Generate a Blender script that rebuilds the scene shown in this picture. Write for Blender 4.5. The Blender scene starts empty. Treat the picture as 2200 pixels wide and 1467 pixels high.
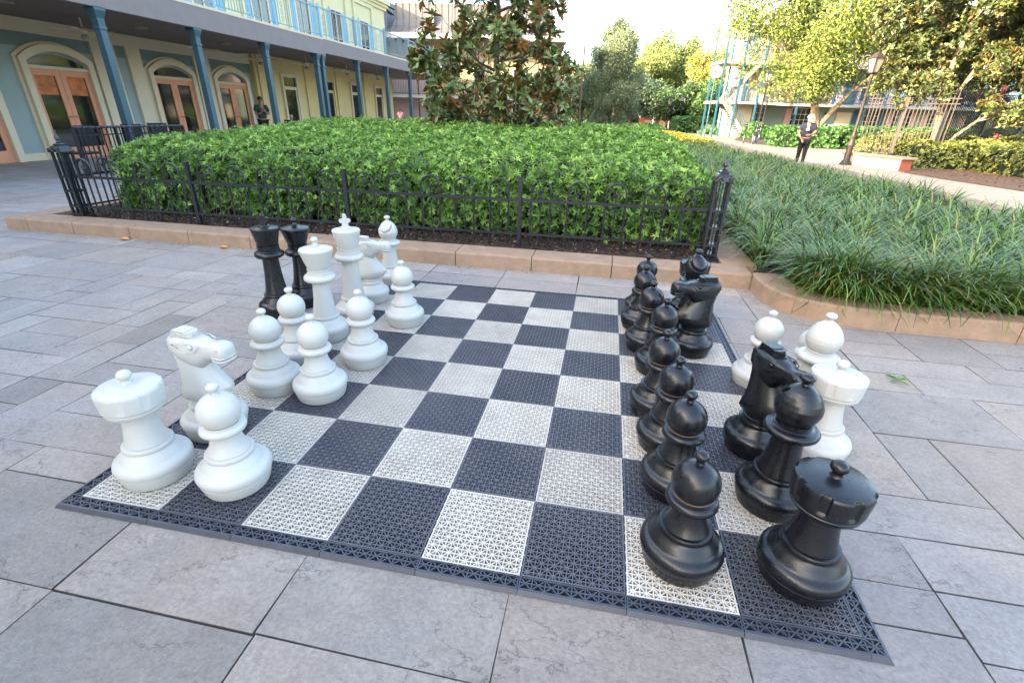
import bpy, math, random
import numpy as np
from mathutils import Vector, Matrix
random.seed(7); RNG = np.random.default_rng(11)
PI = math.pi
sc = bpy.context.scene
COL = sc.collection
S = 0.35                     # chess square
GZ = -0.018                  # paving level (tile tops are z = 0)
R = math.radians

# ------------------------------------------------------------------ materials
def new_mat(name):
    m = bpy.data.materials.new(name); m.use_nodes = True
    nt = m.node_tree; b = nt.nodes['Principled BSDF']
    return m, nt, b
def mat(name, col, rough=0.6, var=0.0, scale=6.0, bump=0.0, bscale=40.0, metal=0.0, spec=0.5, attr=None, detail=4.0, col2=None, coat=0.0, rvar=0.0):
    m, nt, b = new_mat(name)
    b.inputs['Roughness'].default_value = rough
    b.inputs['Metallic'].default_value = metal
    b.inputs['Specular IOR Level'].default_value = spec
    if coat: b.inputs['Coat Weight'].default_value = coat
    col = (*col[:3], 1)
    tc = nt.nodes.new('ShaderNodeTexCoord')
    src = None
    if attr:
        a = nt.nodes.new('ShaderNodeAttribute'); a.attribute_name = attr; src = a.outputs['Color']
    if var > 0 or col2:
        n = nt.nodes.new('ShaderNodeTexNoise'); n.inputs['Scale'].default_value = scale; n.inputs['Detail'].default_value = detail
        n.inputs['Roughness'].default_value = 0.6
        nt.links.new(tc.outputs['Object'], n.inputs['Vector'])
        r = nt.nodes.new('ShaderNodeMapRange'); r.inputs[1].default_value = 0.3; r.inputs[2].default_value = 0.7
        nt.links.new(n.outputs['Fac'], r.inputs[0])
        if col2:
            mx = nt.nodes.new('ShaderNodeMix'); mx.data_type = 'RGBA'
            mx.inputs['A'].default_value = col; mx.inputs['B'].default_value = (*col2, 1)
            nt.links.new(r.outputs[0], mx.inputs['Factor']); c0 = mx.outputs['Result']
            if src:
                m2 = nt.nodes.new('ShaderNodeMix'); m2.data_type = 'RGBA'; m2.blend_type = 'MULTIPLY'; m2.inputs['Factor'].default_value = 1
                nt.links.new(src, m2.inputs['A']); nt.links.new(c0, m2.inputs['B']); c0 = m2.outputs['Result']
            nt.links.new(c0, b.inputs['Base Color'])
        else:
            r.inputs[3].default_value = 1 - var; r.inputs[4].default_value = 1 + var
            mx = nt.nodes.new('ShaderNodeVectorMath'); mx.operation = 'SCALE'
            if src: nt.links.new(src, mx.inputs[0])
            else: mx.inputs[0].default_value = col[:3]
            nt.links.new(r.outputs[0], mx.inputs['Scale'])
            nt.links.new(mx.outputs[0], b.inputs['Base Color'])
        if rvar:
            r2 = nt.nodes.new('ShaderNodeMapRange'); r2.inputs[1].default_value = .3; r2.inputs[2].default_value = .7
            r2.inputs[3].default_value = rough - rvar; r2.inputs[4].default_value = rough + rvar
            nt.links.new(n.outputs['Fac'], r2.inputs[0]); nt.links.new(r2.outputs[0], b.inputs['Roughness'])
    elif src: nt.links.new(src, b.inputs['Base Color'])
    else: b.inputs['Base Color'].default_value = col
    if bump > 0:
        n = nt.nodes.new('ShaderNodeTexNoise'); n.inputs['Scale'].default_value = bscale; n.inputs['Detail'].default_value = 6
        nt.links.new(tc.outputs['Object'], n.inputs['Vector'])
        bp = nt.nodes.new('ShaderNodeBump'); bp.inputs['Strength'].default_value = bump; bp.inputs['Distance'].default_value = 0.01
        nt.links.new(n.outputs['Fac'], bp.inputs['Height']); nt.links.new(bp.outputs[0], b.inputs['Normal'])
    return m
def leaf_mat(name, rough=0.45, trans=0.25, back=None, spec=0.5):
    """two-sided leaf: per-leaf colour, some light passing through, optional underside colour"""
    m, nt, b = new_mat(name)
    b.inputs['Roughness'].default_value = rough; b.inputs['Specular IOR Level'].default_value = spec
    a = nt.nodes.new('ShaderNodeAttribute'); a.attribute_name = 'Col'
    src = a.outputs['Color']
    if back:
        g = nt.nodes.new('ShaderNodeNewGeometry'); mx = nt.nodes.new('ShaderNodeMix'); mx.data_type = 'RGBA'
        gt = nt.nodes.new('ShaderNodeMath'); gt.operation = 'GREATER_THAN'; gt.inputs[1].default_value = .42; nt.links.new(g.outputs['Random Per Island'], gt.inputs[0])
        ml = nt.nodes.new('ShaderNodeMath'); ml.operation = 'MULTIPLY'; nt.links.new(gt.outputs[0], ml.inputs[0]); nt.links.new(g.outputs['Backfacing'], ml.inputs[1])
        nt.links.new(ml.outputs[0], mx.inputs['Factor']); nt.links.new(src, mx.inputs['A'])
        mx.inputs['B'].default_value = (*back, 1); src = mx.outputs['Result']
    nt.links.new(src, b.inputs['Base Color'])
    if trans > 0:
        t = nt.nodes.new('ShaderNodeBsdfTranslucent'); nt.links.new(src, t.inputs['Color'])
        ms = nt.nodes.new('ShaderNodeMixShader'); ms.inputs[0].default_value = trans
        nt.links.new(b.outputs[0], ms.inputs[1]); nt.links.new(t.outputs[0], ms.inputs[2])
        nt.links.new(ms.outputs[0], nt.nodes['Material Output'].inputs['Surface'])
    return m

def plastic_mat(name, col, rough, dust, dustcol):
    """moulded outdoor plastic: fine bump, dust settled in faint patches"""
    m, nt, b = new_mat(name)
    tc = nt.nodes.new('ShaderNodeTexCoord')
    n = nt.nodes.new('ShaderNodeTexNoise'); n.inputs['Scale'].default_value = 22; n.inputs['Detail'].default_value = 8; n.inputs['Roughness'].default_value = .7
    nt.links.new(tc.outputs['Object'], n.inputs['Vector'])
    r = nt.nodes.new('ShaderNodeMapRange'); r.inputs[1].default_value = .48; r.inputs[2].default_value = .78; r.inputs[4].default_value = dust
    nt.links.new(n.outputs['Fac'], r.inputs[0])
    mx = nt.nodes.new('ShaderNodeMix'); mx.data_type = 'RGBA'; mx.inputs['A'].default_value = (*col, 1); mx.inputs['B'].default_value = (*dustcol, 1)
    nt.links.new(r.outputs[0], mx.inputs['Factor']); nt.links.new(mx.outputs['Result'], b.inputs['Base Color'])
    r2 = nt.nodes.new('ShaderNodeMapRange'); r2.inputs[1].default_value = .3; r2.inputs[2].default_value = .7
    r2.inputs[3].default_value = rough - .03; r2.inputs[4].default_value = rough + .07
    nt.links.new(n.outputs['Fac'], r2.inputs[0]); nt.links.new(r2.outputs[0], b.inputs['Roughness'])
    n2 = nt.nodes.new('ShaderNodeTexNoise'); n2.inputs['Scale'].default_value = 260; n2.inputs['Detail'].default_value = 3
    nt.links.new(tc.outputs['Object'], n2.inputs['Vector'])
    bp = nt.nodes.new('ShaderNodeBump'); bp.inputs['Strength'].default_value = .12; bp.inputs['Distance'].default_value = .003
    nt.links.new(n2.outputs['Fac'], bp.inputs['Height']); nt.links.new(bp.outputs[0], b.inputs['Normal'])
    return m

M = {}
M['white'] = plastic_mat('white_plastic', (.445, .44, .415), .40, .35, (.50, .46, .38))
M['black'] = plastic_mat('black_plastic', (.006, .0065, .009), .27, .12, (.05, .047, .045))
def tile_mat(name, col, dirt, rough):
    m, nt, b = new_mat(name); tc = nt.nodes.new('ShaderNodeTexCoord'); oi = nt.nodes.new('ShaderNodeObjectInfo'); geo = nt.nodes.new('ShaderNodeNewGeometry')
    n = nt.nodes.new('ShaderNodeTexNoise'); n.inputs['Scale'].default_value = 5; n.inputs['Detail'].default_value = 9; n.inputs['Roughness'].default_value = .7
    nt.links.new(geo.outputs['Position'], n.inputs['Vector'])
    r = nt.nodes.new('ShaderNodeMapRange'); r.inputs[1].default_value = .38; r.inputs[2].default_value = .74; r.inputs[4].default_value = .75
    nt.links.new(n.outputs['Fac'], r.inputs[0])
    mx = nt.nodes.new('ShaderNodeMix'); mx.data_type = 'RGBA'; mx.inputs['A'].default_value = (*col, 1); mx.inputs['B'].default_value = (*dirt, 1)
    nt.links.new(r.outputs[0], mx.inputs['Factor'])
    r2 = nt.nodes.new('ShaderNodeMapRange'); r2.inputs[3].default_value = .88; r2.inputs[4].default_value = 1.1; nt.links.new(oi.outputs['Random'], r2.inputs[0])
    vm = nt.nodes.new('ShaderNodeVectorMath'); vm.operation = 'SCALE'; nt.links.new(mx.outputs['Result'], vm.inputs[0]); nt.links.new(r2.outputs[0], vm.inputs['Scale'])
    nt.links.new(vm.outputs[0], b.inputs['Base Color']); b.inputs['Roughness'].default_value = rough
    return m
M['tile_light'] = tile_mat('tile_light', (.53, .49, .43), (.36, .31, .25), .55)
M['tile_dark'] = tile_mat('tile_dark', (.062, .065, .082), (.11, .105, .105), .42)
M['seam'] = mat('seam_dirt', (.30, .18, .10), .8)
M['tile_border'] = mat('tile_border', (.040, .044, .058), .42, var=.2, scale=7)
M['hole_shade_sheet'] = mat('hole_shade_sheet', (.012, .012, .014), .9)
M['iron'] = mat('iron', (.018, .020, .026), .24, var=.3, scale=30, bump=.15, bscale=90)
M['kerb'] = mat('kerb_stone', (.30, .20, .135), .85, var=.16, scale=9, bump=.35, bscale=160)
M['kerb_joint'] = mat('kerb_joint', (.06, .045, .035), .95)
M['mulch'] = mat('mulch', (.035, .022, .015), .95, var=.5, scale=60, bump=1.0, bscale=90)
M['soil_reddish'] = mat('soil_bed', (.11, .062, .036), .95, var=.4, scale=40, bump=1.0, bscale=60)  # paler reddish brown soil of the right-hand bed
M['grout'] = mat('grout', (.018, .017, .018), .95)
M['path'] = mat('path_concrete', (.21, .155, .13), .85, var=.1, scale=2.5, bump=.2, bscale=80)
M['walk'] = mat('walk_concrete', (.34, .27, .20), .85, var=.1, scale=3, bump=.2, bscale=80)
M['plaster'] = mat('pale_plaster', (.62, .55, .42), .85, var=.08, scale=5, bump=.2, bscale=50)
M['brick_red'] = mat('brick_red', (.33, .085, .05), .85, var=.25, scale=25, bump=.3, bscale=60)
M['brick_stripe'] = mat('brick_stripe', (.36, .15, .13), .85, var=.2, scale=25)
M['lawn'] = mat('lawn', (.05, .10, .02), .9, var=.35, scale=4, bump=.6, bscale=50)
M['bark'] = mat('bark', (.13, .095, .06), .9, var=.35, scale=14, bump=.9, bscale=30)
M['bark_pale'] = mat('bark_pale', (.20, .155, .11), .9, var=.3, scale=10, bump=.7, bscale=30)
M['bark_dark'] = mat('bark_dark', (.07, .055, .04), .9, var=.3, scale=14, bump=.8, bscale=30)
M['leaf_hedge'] = leaf_mat('leaf_hedge', .30, .22)
M['leaf_mag'] = leaf_mat('leaf_magnolia', .28, .08, back=(.22, .10, .03))
M['leaf_mag_pale'] = leaf_mat('leaf_magnolia_pale', .32, .2, back=(.22, .17, .06))
M['leaf_tree'] = leaf_mat('leaf_tree', .45, .35)
M['leaf_grass'] = leaf_mat('leaf_liriope', .33, .18)
M['dry_leaf'] = leaf_mat('dry_leaf', .7, .1)
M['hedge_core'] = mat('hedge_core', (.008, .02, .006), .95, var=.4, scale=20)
M['twig'] = mat('twig', (.10, .075, .05), .9)
M['teal'] = mat('wall_teal', (.27, .335, .33), .8, var=.04, scale=2, bump=.1, bscale=60)
M['teal_dk'] = mat('wall_teal_band', (.15, .21, .21), .8, var=.04, scale=2)
M['cream'] = mat('cream_trim', (.60, .51, .37), .75, var=.04, scale=2)
M['yellow'] = mat('yellow_wall', (.60, .47, .22), .8, var=.05, scale=2, bump=.1, bscale=60)
M['pale_yellow'] = mat('pale_yellow_wall', (.58, .53, .32), .8, var=.04, scale=1.5)
M['peach'] = mat('peach_door', (.60, .26, .15), .5, var=.04, scale=3)
M['glass'] = mat('dark_glass', (.012, .012, .012), .06, spec=.8)
M['amber'] = mat('amber_curtain', (.45, .12, .02), .5, var=.5, scale=5)
M['soffit'] = mat('soffit', (.15, .12, .105), .8, var=.05, scale=3)
M['fascia'] = mat('fascia', (.20, .165, .16), .7, var=.05, scale=3)
M['blue_col'] = mat('blue_column', (.034, .082, .108), .45, var=.08, scale=4)
M['rail_blue'] = mat('rail_blue', (.15, .27, .32), .5)
M['blue_shutter'] = mat('blue_shutter', (.18, .40, .56), .6)
M['pink'] = mat('pink_trim', (.62, .34, .30), .6)
M['white_paint'] = mat('white_paint', (.50, .48, .43), .5)
M['brass'] = mat('brass', (.5, .34, .12), .3, metal=1)
M['slate_roof'] = mat('metal_roof', (.085, .085, .09), .55, var=.06, scale=3)
M['ochre'] = mat('ochre_wall', (.36, .27, .15), .8, var=.05, scale=1)
M['mauve'] = mat('mauve_wall', (.36, .28, .27), .8, var=.04, scale=1)
M['siding'] = mat('siding', (.34, .33, .37), .7, var=.04, scale=1)
M['mint'] = mat('mint_wall', (.22, .30, .25), .8, var=.04, scale=1)
M['lilac'] = mat('lilac_wall', (.28, .26, .36), .8, var=.04, scale=1)
M['sky_wall'] = mat('pale_blue_wall', (.24, .33, .44), .8, var=.04, scale=1)
M['teal_shutter'] = mat('teal_shutter', (.014, .075, .12), .6)
M['red_trim'] = mat('red_trim', (.45, .07, .06), .6)
M['grey_conc'] = mat('pale_slab', (.27, .27, .25), .8, var=.05, scale=2)
M['bronze'] = mat('bronze_post', (.028, .019, .012), .6, var=.2, scale=8)
M['lamp_glass'] = mat('lamp_glass', (.22, .20, .15), .15, spec=.6)
M['skin'] = mat('skin', (.30, .155, .10), .55)
M['hair_dark'] = mat('hair_dark', (.035, .02, .014), .6)
M['hair_fair'] = mat('hair_fair', (.42, .24, .10), .6)
M['navy'] = mat('navy_cloth', (.007, .008, .026), .9, var=.2, scale=20)
M['dark_cloth'] = mat('dark_trousers', (.005, .006, .009), .9, var=.2, scale=20)
M['green_cloth'] = mat('green_shirt', (.015, .05, .032), .85, var=.2, scale=20)
M['white_cloth'] = mat('white_cloth', (.8, .8, .8), .8)
M['lilac_cloth'] = mat('lilac_cloth', (.42, .33, .66), .85)
M['pink_cloth'] = mat('pink_cloth', (.75, .35, .38), .85)
M['shoe'] = mat('shoe', (.05, .05, .055), .6)
M['wood'] = mat('brown_wood', (.22, .085, .04), .6, var=.2, scale=12)
M['sign'] = mat('sign_white', (.75, .75, .72), .5)
M['flower_yellow'] = mat('flower_yellow', (.85, .62, .03), .6)
M['flower_pink'] = mat('flower_pink', (.75, .10, .14), .6)
M['fan_cream'] = mat('fan_cream', (.55, .47, .34), .5)
M['joint_plastic'] = mat('white_knob', (.72, .73, .72), .4)

# paving: stamped slate concrete, per-slab colour + chisel relief
def paving_mat():
    m, nt, b = new_mat('stamped_slate')
    tc = nt.nodes.new('ShaderNodeTexCoord')
    a = nt.nodes.new('ShaderNodeAttribute'); a.attribute_name = 'Col'
    n = nt.nodes.new('ShaderNodeTexNoise'); n.inputs['Scale'].default_value = 3.5; n.inputs['Detail'].default_value = 12; n.inputs['Roughness'].default_value = .66
    nt.links.new(tc.outputs['Object'], n.inputs['Vector'])
    r = nt.nodes.new('ShaderNodeMapRange'); r.inputs[1].default_value = .32; r.inputs[2].default_value = .7; r.inputs[3].default_value = .86; r.inputs[4].default_value = 1.12
    nt.links.new(n.outputs['Fac'], r.inputs[0])
    vm = nt.nodes.new('ShaderNodeVectorMath'); vm.operation = 'SCALE'
    nt.links.new(a.outputs['Color'], vm.inputs[0]); nt.links.new(r.outputs[0], vm.inputs['Scale'])
    # dark pits
    n3 = nt.nodes.new('ShaderNodeTexNoise'); n3.inputs['Scale'].default_value = 17; n3.inputs['Detail'].default_value = 12; n3.inputs['Roughness'].default_value = .80; n3.inputs['Distortion'].default_value = .15
    mp = nt.nodes.new('ShaderNodeMapping'); mp.inputs['Rotation'].default_value = (0, 0, .5); mp.inputs['Scale'].default_value = (.8, 1.3, 1)
    nt.links.new(tc.outputs['Object'], mp.inputs['Vector']); nt.links.new(mp.outputs[0], n3.inputs['Vector'])
    r3 = nt.nodes.new('ShaderNodeMapRange'); r3.inputs[1].default_value = .30; r3.inputs[2].default_value = .44; r3.inputs[3].default_value = .62; r3.inputs[4].default_value = 1
    nt.links.new(n3.outputs['Fac'], r3.inputs[0])
    v2 = nt.nodes.new('ShaderNodeVectorMath'); v2.operation = 'SCALE'
    nt.links.new(vm.outputs[0], v2.inputs[0]); nt.links.new(r3.outputs[0], v2.inputs['Scale'])
    ns = nt.nodes.new('ShaderNodeTexNoise'); ns.inputs['Scale'].default_value = .55; ns.inputs['Detail'].default_value = 5; ns.inputs['Distortion'].default_value = 1.2
    nt.links.new(tc.outputs['Object'], ns.inputs['Vector'])
    rs = nt.nodes.new('ShaderNodeMapRange'); rs.inputs[1].default_value = .42; rs.inputs[2].default_value = .62
    nt.links.new(ns.outputs['Fac'], rs.inputs[0])
    ms = nt.nodes.new('ShaderNodeMix'); ms.data_type = 'RGBA'; ms.blend_type = 'MULTIPLY'; ms.inputs['B'].default_value = (.90, .97, 1.08, 1)
    nt.links.new(rs.outputs[0], ms.inputs['Factor']); nt.links.new(v2.outputs[0], ms.inputs['A'])
    nc = nt.nodes.new('ShaderNodeTexNoise'); nc.inputs['Scale'].default_value = 2.1; nc.inputs['Detail'].default_value = 7; nc.inputs['Roughness'].default_value = .62
    nt.links.new(mp.outputs[0], nc.inputs['Vector'])
    sb = nt.nodes.new('ShaderNodeMath'); sb.operation = 'SUBTRACT'; sb.inputs[1].default_value = .5; nt.links.new(nc.outputs['Fac'], sb.inputs[0])
    ab = nt.nodes.new('ShaderNodeMath'); ab.operation = 'ABSOLUTE'; nt.links.new(sb.outputs[0], ab.inputs[0])
    cr = nt.nodes.new('ShaderNodeMapRange'); cr.inputs[1].default_value = .0; cr.inputs[2].default_value = .007; cr.inputs[3].default_value = 1; cr.inputs[4].default_value = 0; nt.links.new(ab.outputs[0], cr.inputs[0])
    mk = nt.nodes.new('ShaderNodeTexNoise'); mk.inputs['Scale'].default_value = 1.7; mk.inputs['Detail'].default_value = 2; nt.links.new(tc.outputs['Object'], mk.inputs['Vector'])
    mr = nt.nodes.new('ShaderNodeMapRange'); mr.inputs[1].default_value = .50; mr.inputs[2].default_value = .58; mr.inputs[4].default_value = .55; nt.links.new(mk.outputs['Fac'], mr.inputs[0])
    cm = nt.nodes.new('ShaderNodeMath'); cm.operation = 'MULTIPLY'; nt.links.new(cr.outputs[0], cm.inputs[0]); nt.links.new(mr.outputs[0], cm.inputs[1])
    mc = nt.nodes.new('ShaderNodeMix'); mc.data_type = 'RGBA'; mc.inputs['B'].default_value = (.05, .045, .045, 1)
    nt.links.new(cm.outputs[0], mc.inputs['Factor']); nt.links.new(ms.outputs['Result'], mc.inputs['A'])
    sp = nt.nodes.new('ShaderNodeTexNoise'); sp.inputs['Scale'].default_value = 75; sp.inputs['Detail'].default_value = 5; nt.links.new(tc.outputs['Object'], sp.inputs['Vector'])
    sr = nt.nodes.new('ShaderNodeMapRange'); sr.inputs[1].default_value = .3; sr.inputs[2].default_value = .7; sr.inputs[3].default_value = .84; sr.inputs[4].default_value = 1.14; nt.links.new(sp.outputs['Fac'], sr.inputs[0])
    vs_ = nt.nodes.new('ShaderNodeVectorMath'); vs_.operation = 'SCALE'; nt.links.new(mc.outputs['Result'], vs_.inputs[0]); nt.links.new(sr.outputs[0], vs_.inputs['Scale'])
    nt.links.new(vs_.outputs[0], b.inputs['Base Color'])
    b.inputs['Roughness'].default_value = .60
    b1 = nt.nodes.new('ShaderNodeBump'); b1.inputs['Strength'].default_value = 1.0; b1.inputs['Distance'].default_value = .022
    nt.links.new(n3.outputs['Fac'], b1.inputs['Height'])
    n4 = nt.nodes.new('ShaderNodeTexNoise'); n4.inputs['Scale'].default_value = 170; n4.inputs['Detail'].default_value = 4
    nt.links.new(tc.outputs['Object'], n4.inputs['Vector'])
    b2 = nt.nodes.new('ShaderNodeBump'); b2.inputs['Strength'].default_value = .45; b2.inputs['Distance'].default_value = .003
    nt.links.new(n4.outputs['Fac'], b2.inputs['Height']); nt.links.new(b1.outputs[0], b2.inputs['Normal'])
    nt.links.new(b2.outputs[0], b.inputs['Normal'])
    return m
M['paving'] = paving_mat()

# ------------------------------------------------------------------ mesh helpers
class MB:
    def __init__(self): self.v = []; self.f = []; self.c = []; self.col = None
    def add(self, vs, fs):
        n = len(self.v); self.v += [tuple(p) for p in vs]; self.f += [tuple(i + n for i in f) for f in fs]
        if self.col is not None: self.c += [self.col] * len(vs)
        return self
    def box(self, x0, x1, y0, y1, z0, z1, top_only=False):
        v = [(x0,y0,z0),(x1,y0,z0),(x1,y1,z0),(x0,y1,z0),(x0,y0,z1),(x1,y0,z1),(x1,y1,z1),(x0,y1,z1)]
        f = [(4,5,6,7),(0,1,5,4),(1,2,6,5),(2,3,7,6),(3,0,4,7)]
        if not top_only: f.append((3,2,1,0))
        return self.add(v, f)
    def bar(self, a, b, w, h=None, up=(0,0,1)):
        """rectangular bar from a to b"""
        a = Vector(a); b = Vector(b); d = (b - a); 
        if d.length < 1e-6: return self
        d.normalize(); u = Vector(up)
        if abs(d.dot(u)) > .97: u = Vector((1,0,0))
        s = d.cross(u).normalized(); u = s.cross(d); h = h or w
        v = []
        for p in (a, b):
            for sx, sy in ((-1,-1),(1,-1),(1,1),(-1,1)): v.append(p + s*(sx*w/2) + u*(sy*h/2))
        return self.add(v, [(0,1,5,4),(1,2,6,5),(2,3,7,6),(3,0,4,7),(3,2,1,0),(4,5,6,7)])
    def tube(self, pts, rad, n=8, cap=True):
        pts = [Vector(p) for p in pts]; rs = rad if isinstance(rad, (list, tuple)) else [rad]*len(pts)
        base = len(self.v); ref = None; vs = []
        for i, p in enumerate(pts):
            d = (pts[min(i+1, len(pts)-1)] - pts[max(i-1, 0)]).normalized()
            if ref is None:
                ref = Vector((0,0,1)) if abs(d.z) < .9 else Vector((1,0,0))
            s = d.cross(ref).normalized(); ref = s.cross(d).normalized()
            for k in range(n):
                a = 2*PI*k/n; vs.append(p + (s*math.cos(a) + ref*math.sin(a))*rs[i])
        fs = []
        for i in range(len(pts)-1):
            for k in range(n):
                k2 = (k+1) % n; fs.append((i*n+k, (i+1)*n+k, (i+1)*n+k2, i*n+k2))
        if cap: fs.append(tuple(range(n))); fs.append(tuple((len(pts)-1)*n + k for k in range(n-1,-1,-1)))
        return self.add(vs, fs)
    def lathe(self, prof, n=40, cx=0, cy=0, cz=0, mod=None):
        """prof: list of (r, z) from bottom to top"""
        vs = []; fs = []; m = len(prof)
        for (r, z) in prof:
            for k in range(n):
                a = 2*PI*k/n; rr = r
                if mod: rr = mod(r, z, a)
                vs.append((cx + rr*math.cos(a), cy + rr*math.sin(a), cz + z))
        for i in range(m-1):
            for k in range(n):
                k2 = (k+1) % n; fs.append((i*n+k, i*n+k2, (i+1)*n+k2, (i+1)*n+k))
        fs.append(tuple(range(n-1,-1,-1))); fs.append(tuple((m-1)*n + k for k in range(n)))
        return self.add(vs, fs)
    def loft(self, rings):
        n = len(rings[0]); vs = [p for r_ in rings for p in r_]; fs = []
        for i in range(len(rings)-1):
            for k in range(n):
                k2 = (k+1) % n; fs.append((i*n+k, i*n+k2, (i+1)*n+k2, (i+1)*n+k))
        fs.append(tuple(range(n-1,-1,-1))); fs.append(tuple((len(rings)-1)*n + k for k in range(n)))
        return self.add(vs, fs)
    def prism(self, poly, axis, t0, t1):
        """extrude a 2-D polygon along axis ('x','y','z')"""
        def P(a, b, t): return {'x': (t, a, b), 'y': (a, t, b), 'z': (a, b, t)}[axis]
        n = len(poly); vs = [P(a, b, t0) for a, b in poly] + [P(a, b, t1) for a, b in poly]
        fs = [(i, (i+1) % n, n+(i+1) % n, n+i) for i in range(n)] + [tuple(range(n-1,-1,-1)), tuple(range(n, 2*n))]
        return self.add(vs, fs)
    def mesh(self, name, material, smooth=None):
        me = bpy.data.meshes.new(name); me.from_pydata(self.v, [], self.f)
        if self.c:
            ca = me.color_attributes.new('Col', 'FLOAT_COLOR', 'POINT')
            ca.data.foreach_set('color', np.array([(*c[:3], 1) for c in self.c], dtype=np.float32).ravel())
        me.validate(); fix_normals(me)
        if material: me.materials.append(M[material])
        if smooth is not None:
            me.polygons.foreach_set('use_smooth', [True]*len(me.polygons))
            me.set_sharp_from_angle(angle=R(smooth))
        return me
    def build(self, name, material, parent=None, smooth=None, org=None):
        if org is not None: self.v = [(x-org[0], y-org[1], z-org[2]) for x, y, z in self.v]
        o = bpy.data.objects.new(name, self.mesh(name, material, smooth)); COL.objects.link(o)
        if parent: o.parent = parent
        return o
def fix_normals(me):
    import bmesh
    bm = bmesh.new(); bm.from_mesh(me); bmesh.ops.recalc_face_normals(bm, faces=bm.faces); bm.to_mesh(me); bm.free()

def tag(o, label=None, cat=None, group=None, kind=None):
    if label: o['label'] = label
    if cat: o['category'] = cat
    if group: o['group'] = group
    if kind: o['kind'] = kind
    return o
def thing(name, label, cat, loc=(0,0,0), rz=0, group=None):
    o = bpy.data.objects.new(name, None); COL.objects.link(o); o.location = loc; o.rotation_euler = (0,0,rz)
    return tag(o, label, cat, group)
def copy_tree(o, parent=None):
    c = o.copy(); COL.objects.link(c)
    if parent: c.parent = parent
    for ch in [x for x in o.children]: copy_tree(ch, c)
    return c
def dup(root, loc, rz, label, group=None):
    c = copy_tree(root); c.location = loc; c.rotation_euler = (0,0,rz); c['label'] = label
    if group: c['group'] = group
    return c
def struct(name, mb, material, smooth=None):
    o = mb.build(name, material, None, smooth); o['kind'] = 'structure'; return o

# fast numpy mesh of quads with per-point colour
def quad_mesh(name, V, F, Cc, material, parent=None, loc=None):
    V = np.asarray(V, dtype=np.float32).reshape(-1, 3); F = np.asarray(F, dtype=np.int32).reshape(-1, 4)
    me = bpy.data.meshes.new(name); me.vertices.add(len(V)); me.vertices.foreach_set('co', V.ravel())
    me.loops.add(len(F)*4); me.loops.foreach_set('vertex_index', F.ravel())
    me.polygons.add(len(F)); me.polygons.foreach_set('loop_start', np.arange(0, len(F)*4, 4, dtype=np.int32))
    me.update(calc_edges=True)
    ca = me.color_attributes.new('Col', 'FLOAT_COLOR', 'POINT')
    c4 = np.ones((len(V), 4), dtype=np.float32); c4[:, :3] = Cc; ca.data.foreach_set('color', c4.ravel())
    me.materials.append(M[material])
    o = bpy.data.objects.new(name, me); COL.objects.link(o)
    if parent: o.parent = parent
    return o
def norm(a): return a / (np.linalg.norm(a, axis=-1, keepdims=True) + 1e-9)
def rand_unit(n): return norm(RNG.normal(size=(n, 3)))
def leaf_geo(P, D, N, L, W, droop, col):
    """folded six-point leaves; P base, D direction, N upper side"""
    n = len(P); D = norm(D); N = norm(N - D*(N*D).sum(-1, keepdims=True)); Sd = np.cross(D, N)
    L = np.broadcast_to(np.asarray(L, float), (n,))[:, None]; W = np.broadcast_to(np.asarray(W, float), (n,))[:, None]
    dr = np.broadcast_to(np.asarray(droop, float), (n,))[:, None]
    up = N*W*.22
    v = np.stack([P,
        P + D*L*.35 + Sd*W*.5 + up, P + D*L*.35 - Sd*W*.5 + up,
        P + D*L*.72 + Sd*W*.40 + up*.8 - N*dr*L*.35, P + D*L*.72 - Sd*W*.40 + up*.8 - N*dr*L*.35,
        P + D*L - N*dr*L], 1)
    b = np.arange(n)[:, None]*6
    f = np.concatenate([b + np.array([[0,1,3,5]]), b + np.array([[0,5,4,2]])], 0)
    c = np.repeat(col, 6, axis=0)
    return v.reshape(-1, 3), f, c
def join_geo(gs):
    V = []; F = []; Cc = []; n = 0
    for v, f, c in gs: V.append(v); F.append(f + n); Cc.append(c); n += len(v)
    return np.concatenate(V), np.concatenate(F), np.concatenate(Cc)
def pick_cols(n, cols, w=None, jit=.12):
    cols = np.array(cols); i = RNG.choice(len(cols), n, p=w); c = cols[i]*(1 + RNG.normal(0, jit, (n, 1)))
    return np.clip(c, .002, 1)

# ------------------------------------------------------------------ camera, light, world
cam = bpy.data.cameras.new('camera'); co = bpy.data.objects.new('camera', cam); COL.objects.link(co); sc.camera = co
Rv = Vector((0.98219127, 0.18635148, 0.02394634)); Uv = Vector((-0.10132944, 0.41806699, 0.90274711)); Fv = Vector((-0.15821709, 0.8890968, -0.42950464))
CAM = Vector((1.89846, -1.103697, 1.396129))
mw = Matrix(((Rv.x, Uv.x, -Fv.x, CAM.x), (Rv.y, Uv.y, -Fv.y, CAM.y), (Rv.z, Uv.z, -Fv.z, CAM.z), (0,0,0,1)))
co.matrix_world = mw
cam.sensor_width = 36; cam.sensor_fit = 'HORIZONTAL'; cam.lens = 36*1028.56/2200; cam.clip_start = .05; cam.clip_end = 1500
HF = Vector((-0.1752, 0.98453, 0)); HR = Vector((0.98453, 0.1752, 0))
def LD(lat, dep, z=0):      # lateral / depth seen from the viewpoint, in world coordinates
    p = CAM + HF*dep + HR*lat; return (p.x, p.y, z)

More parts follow.
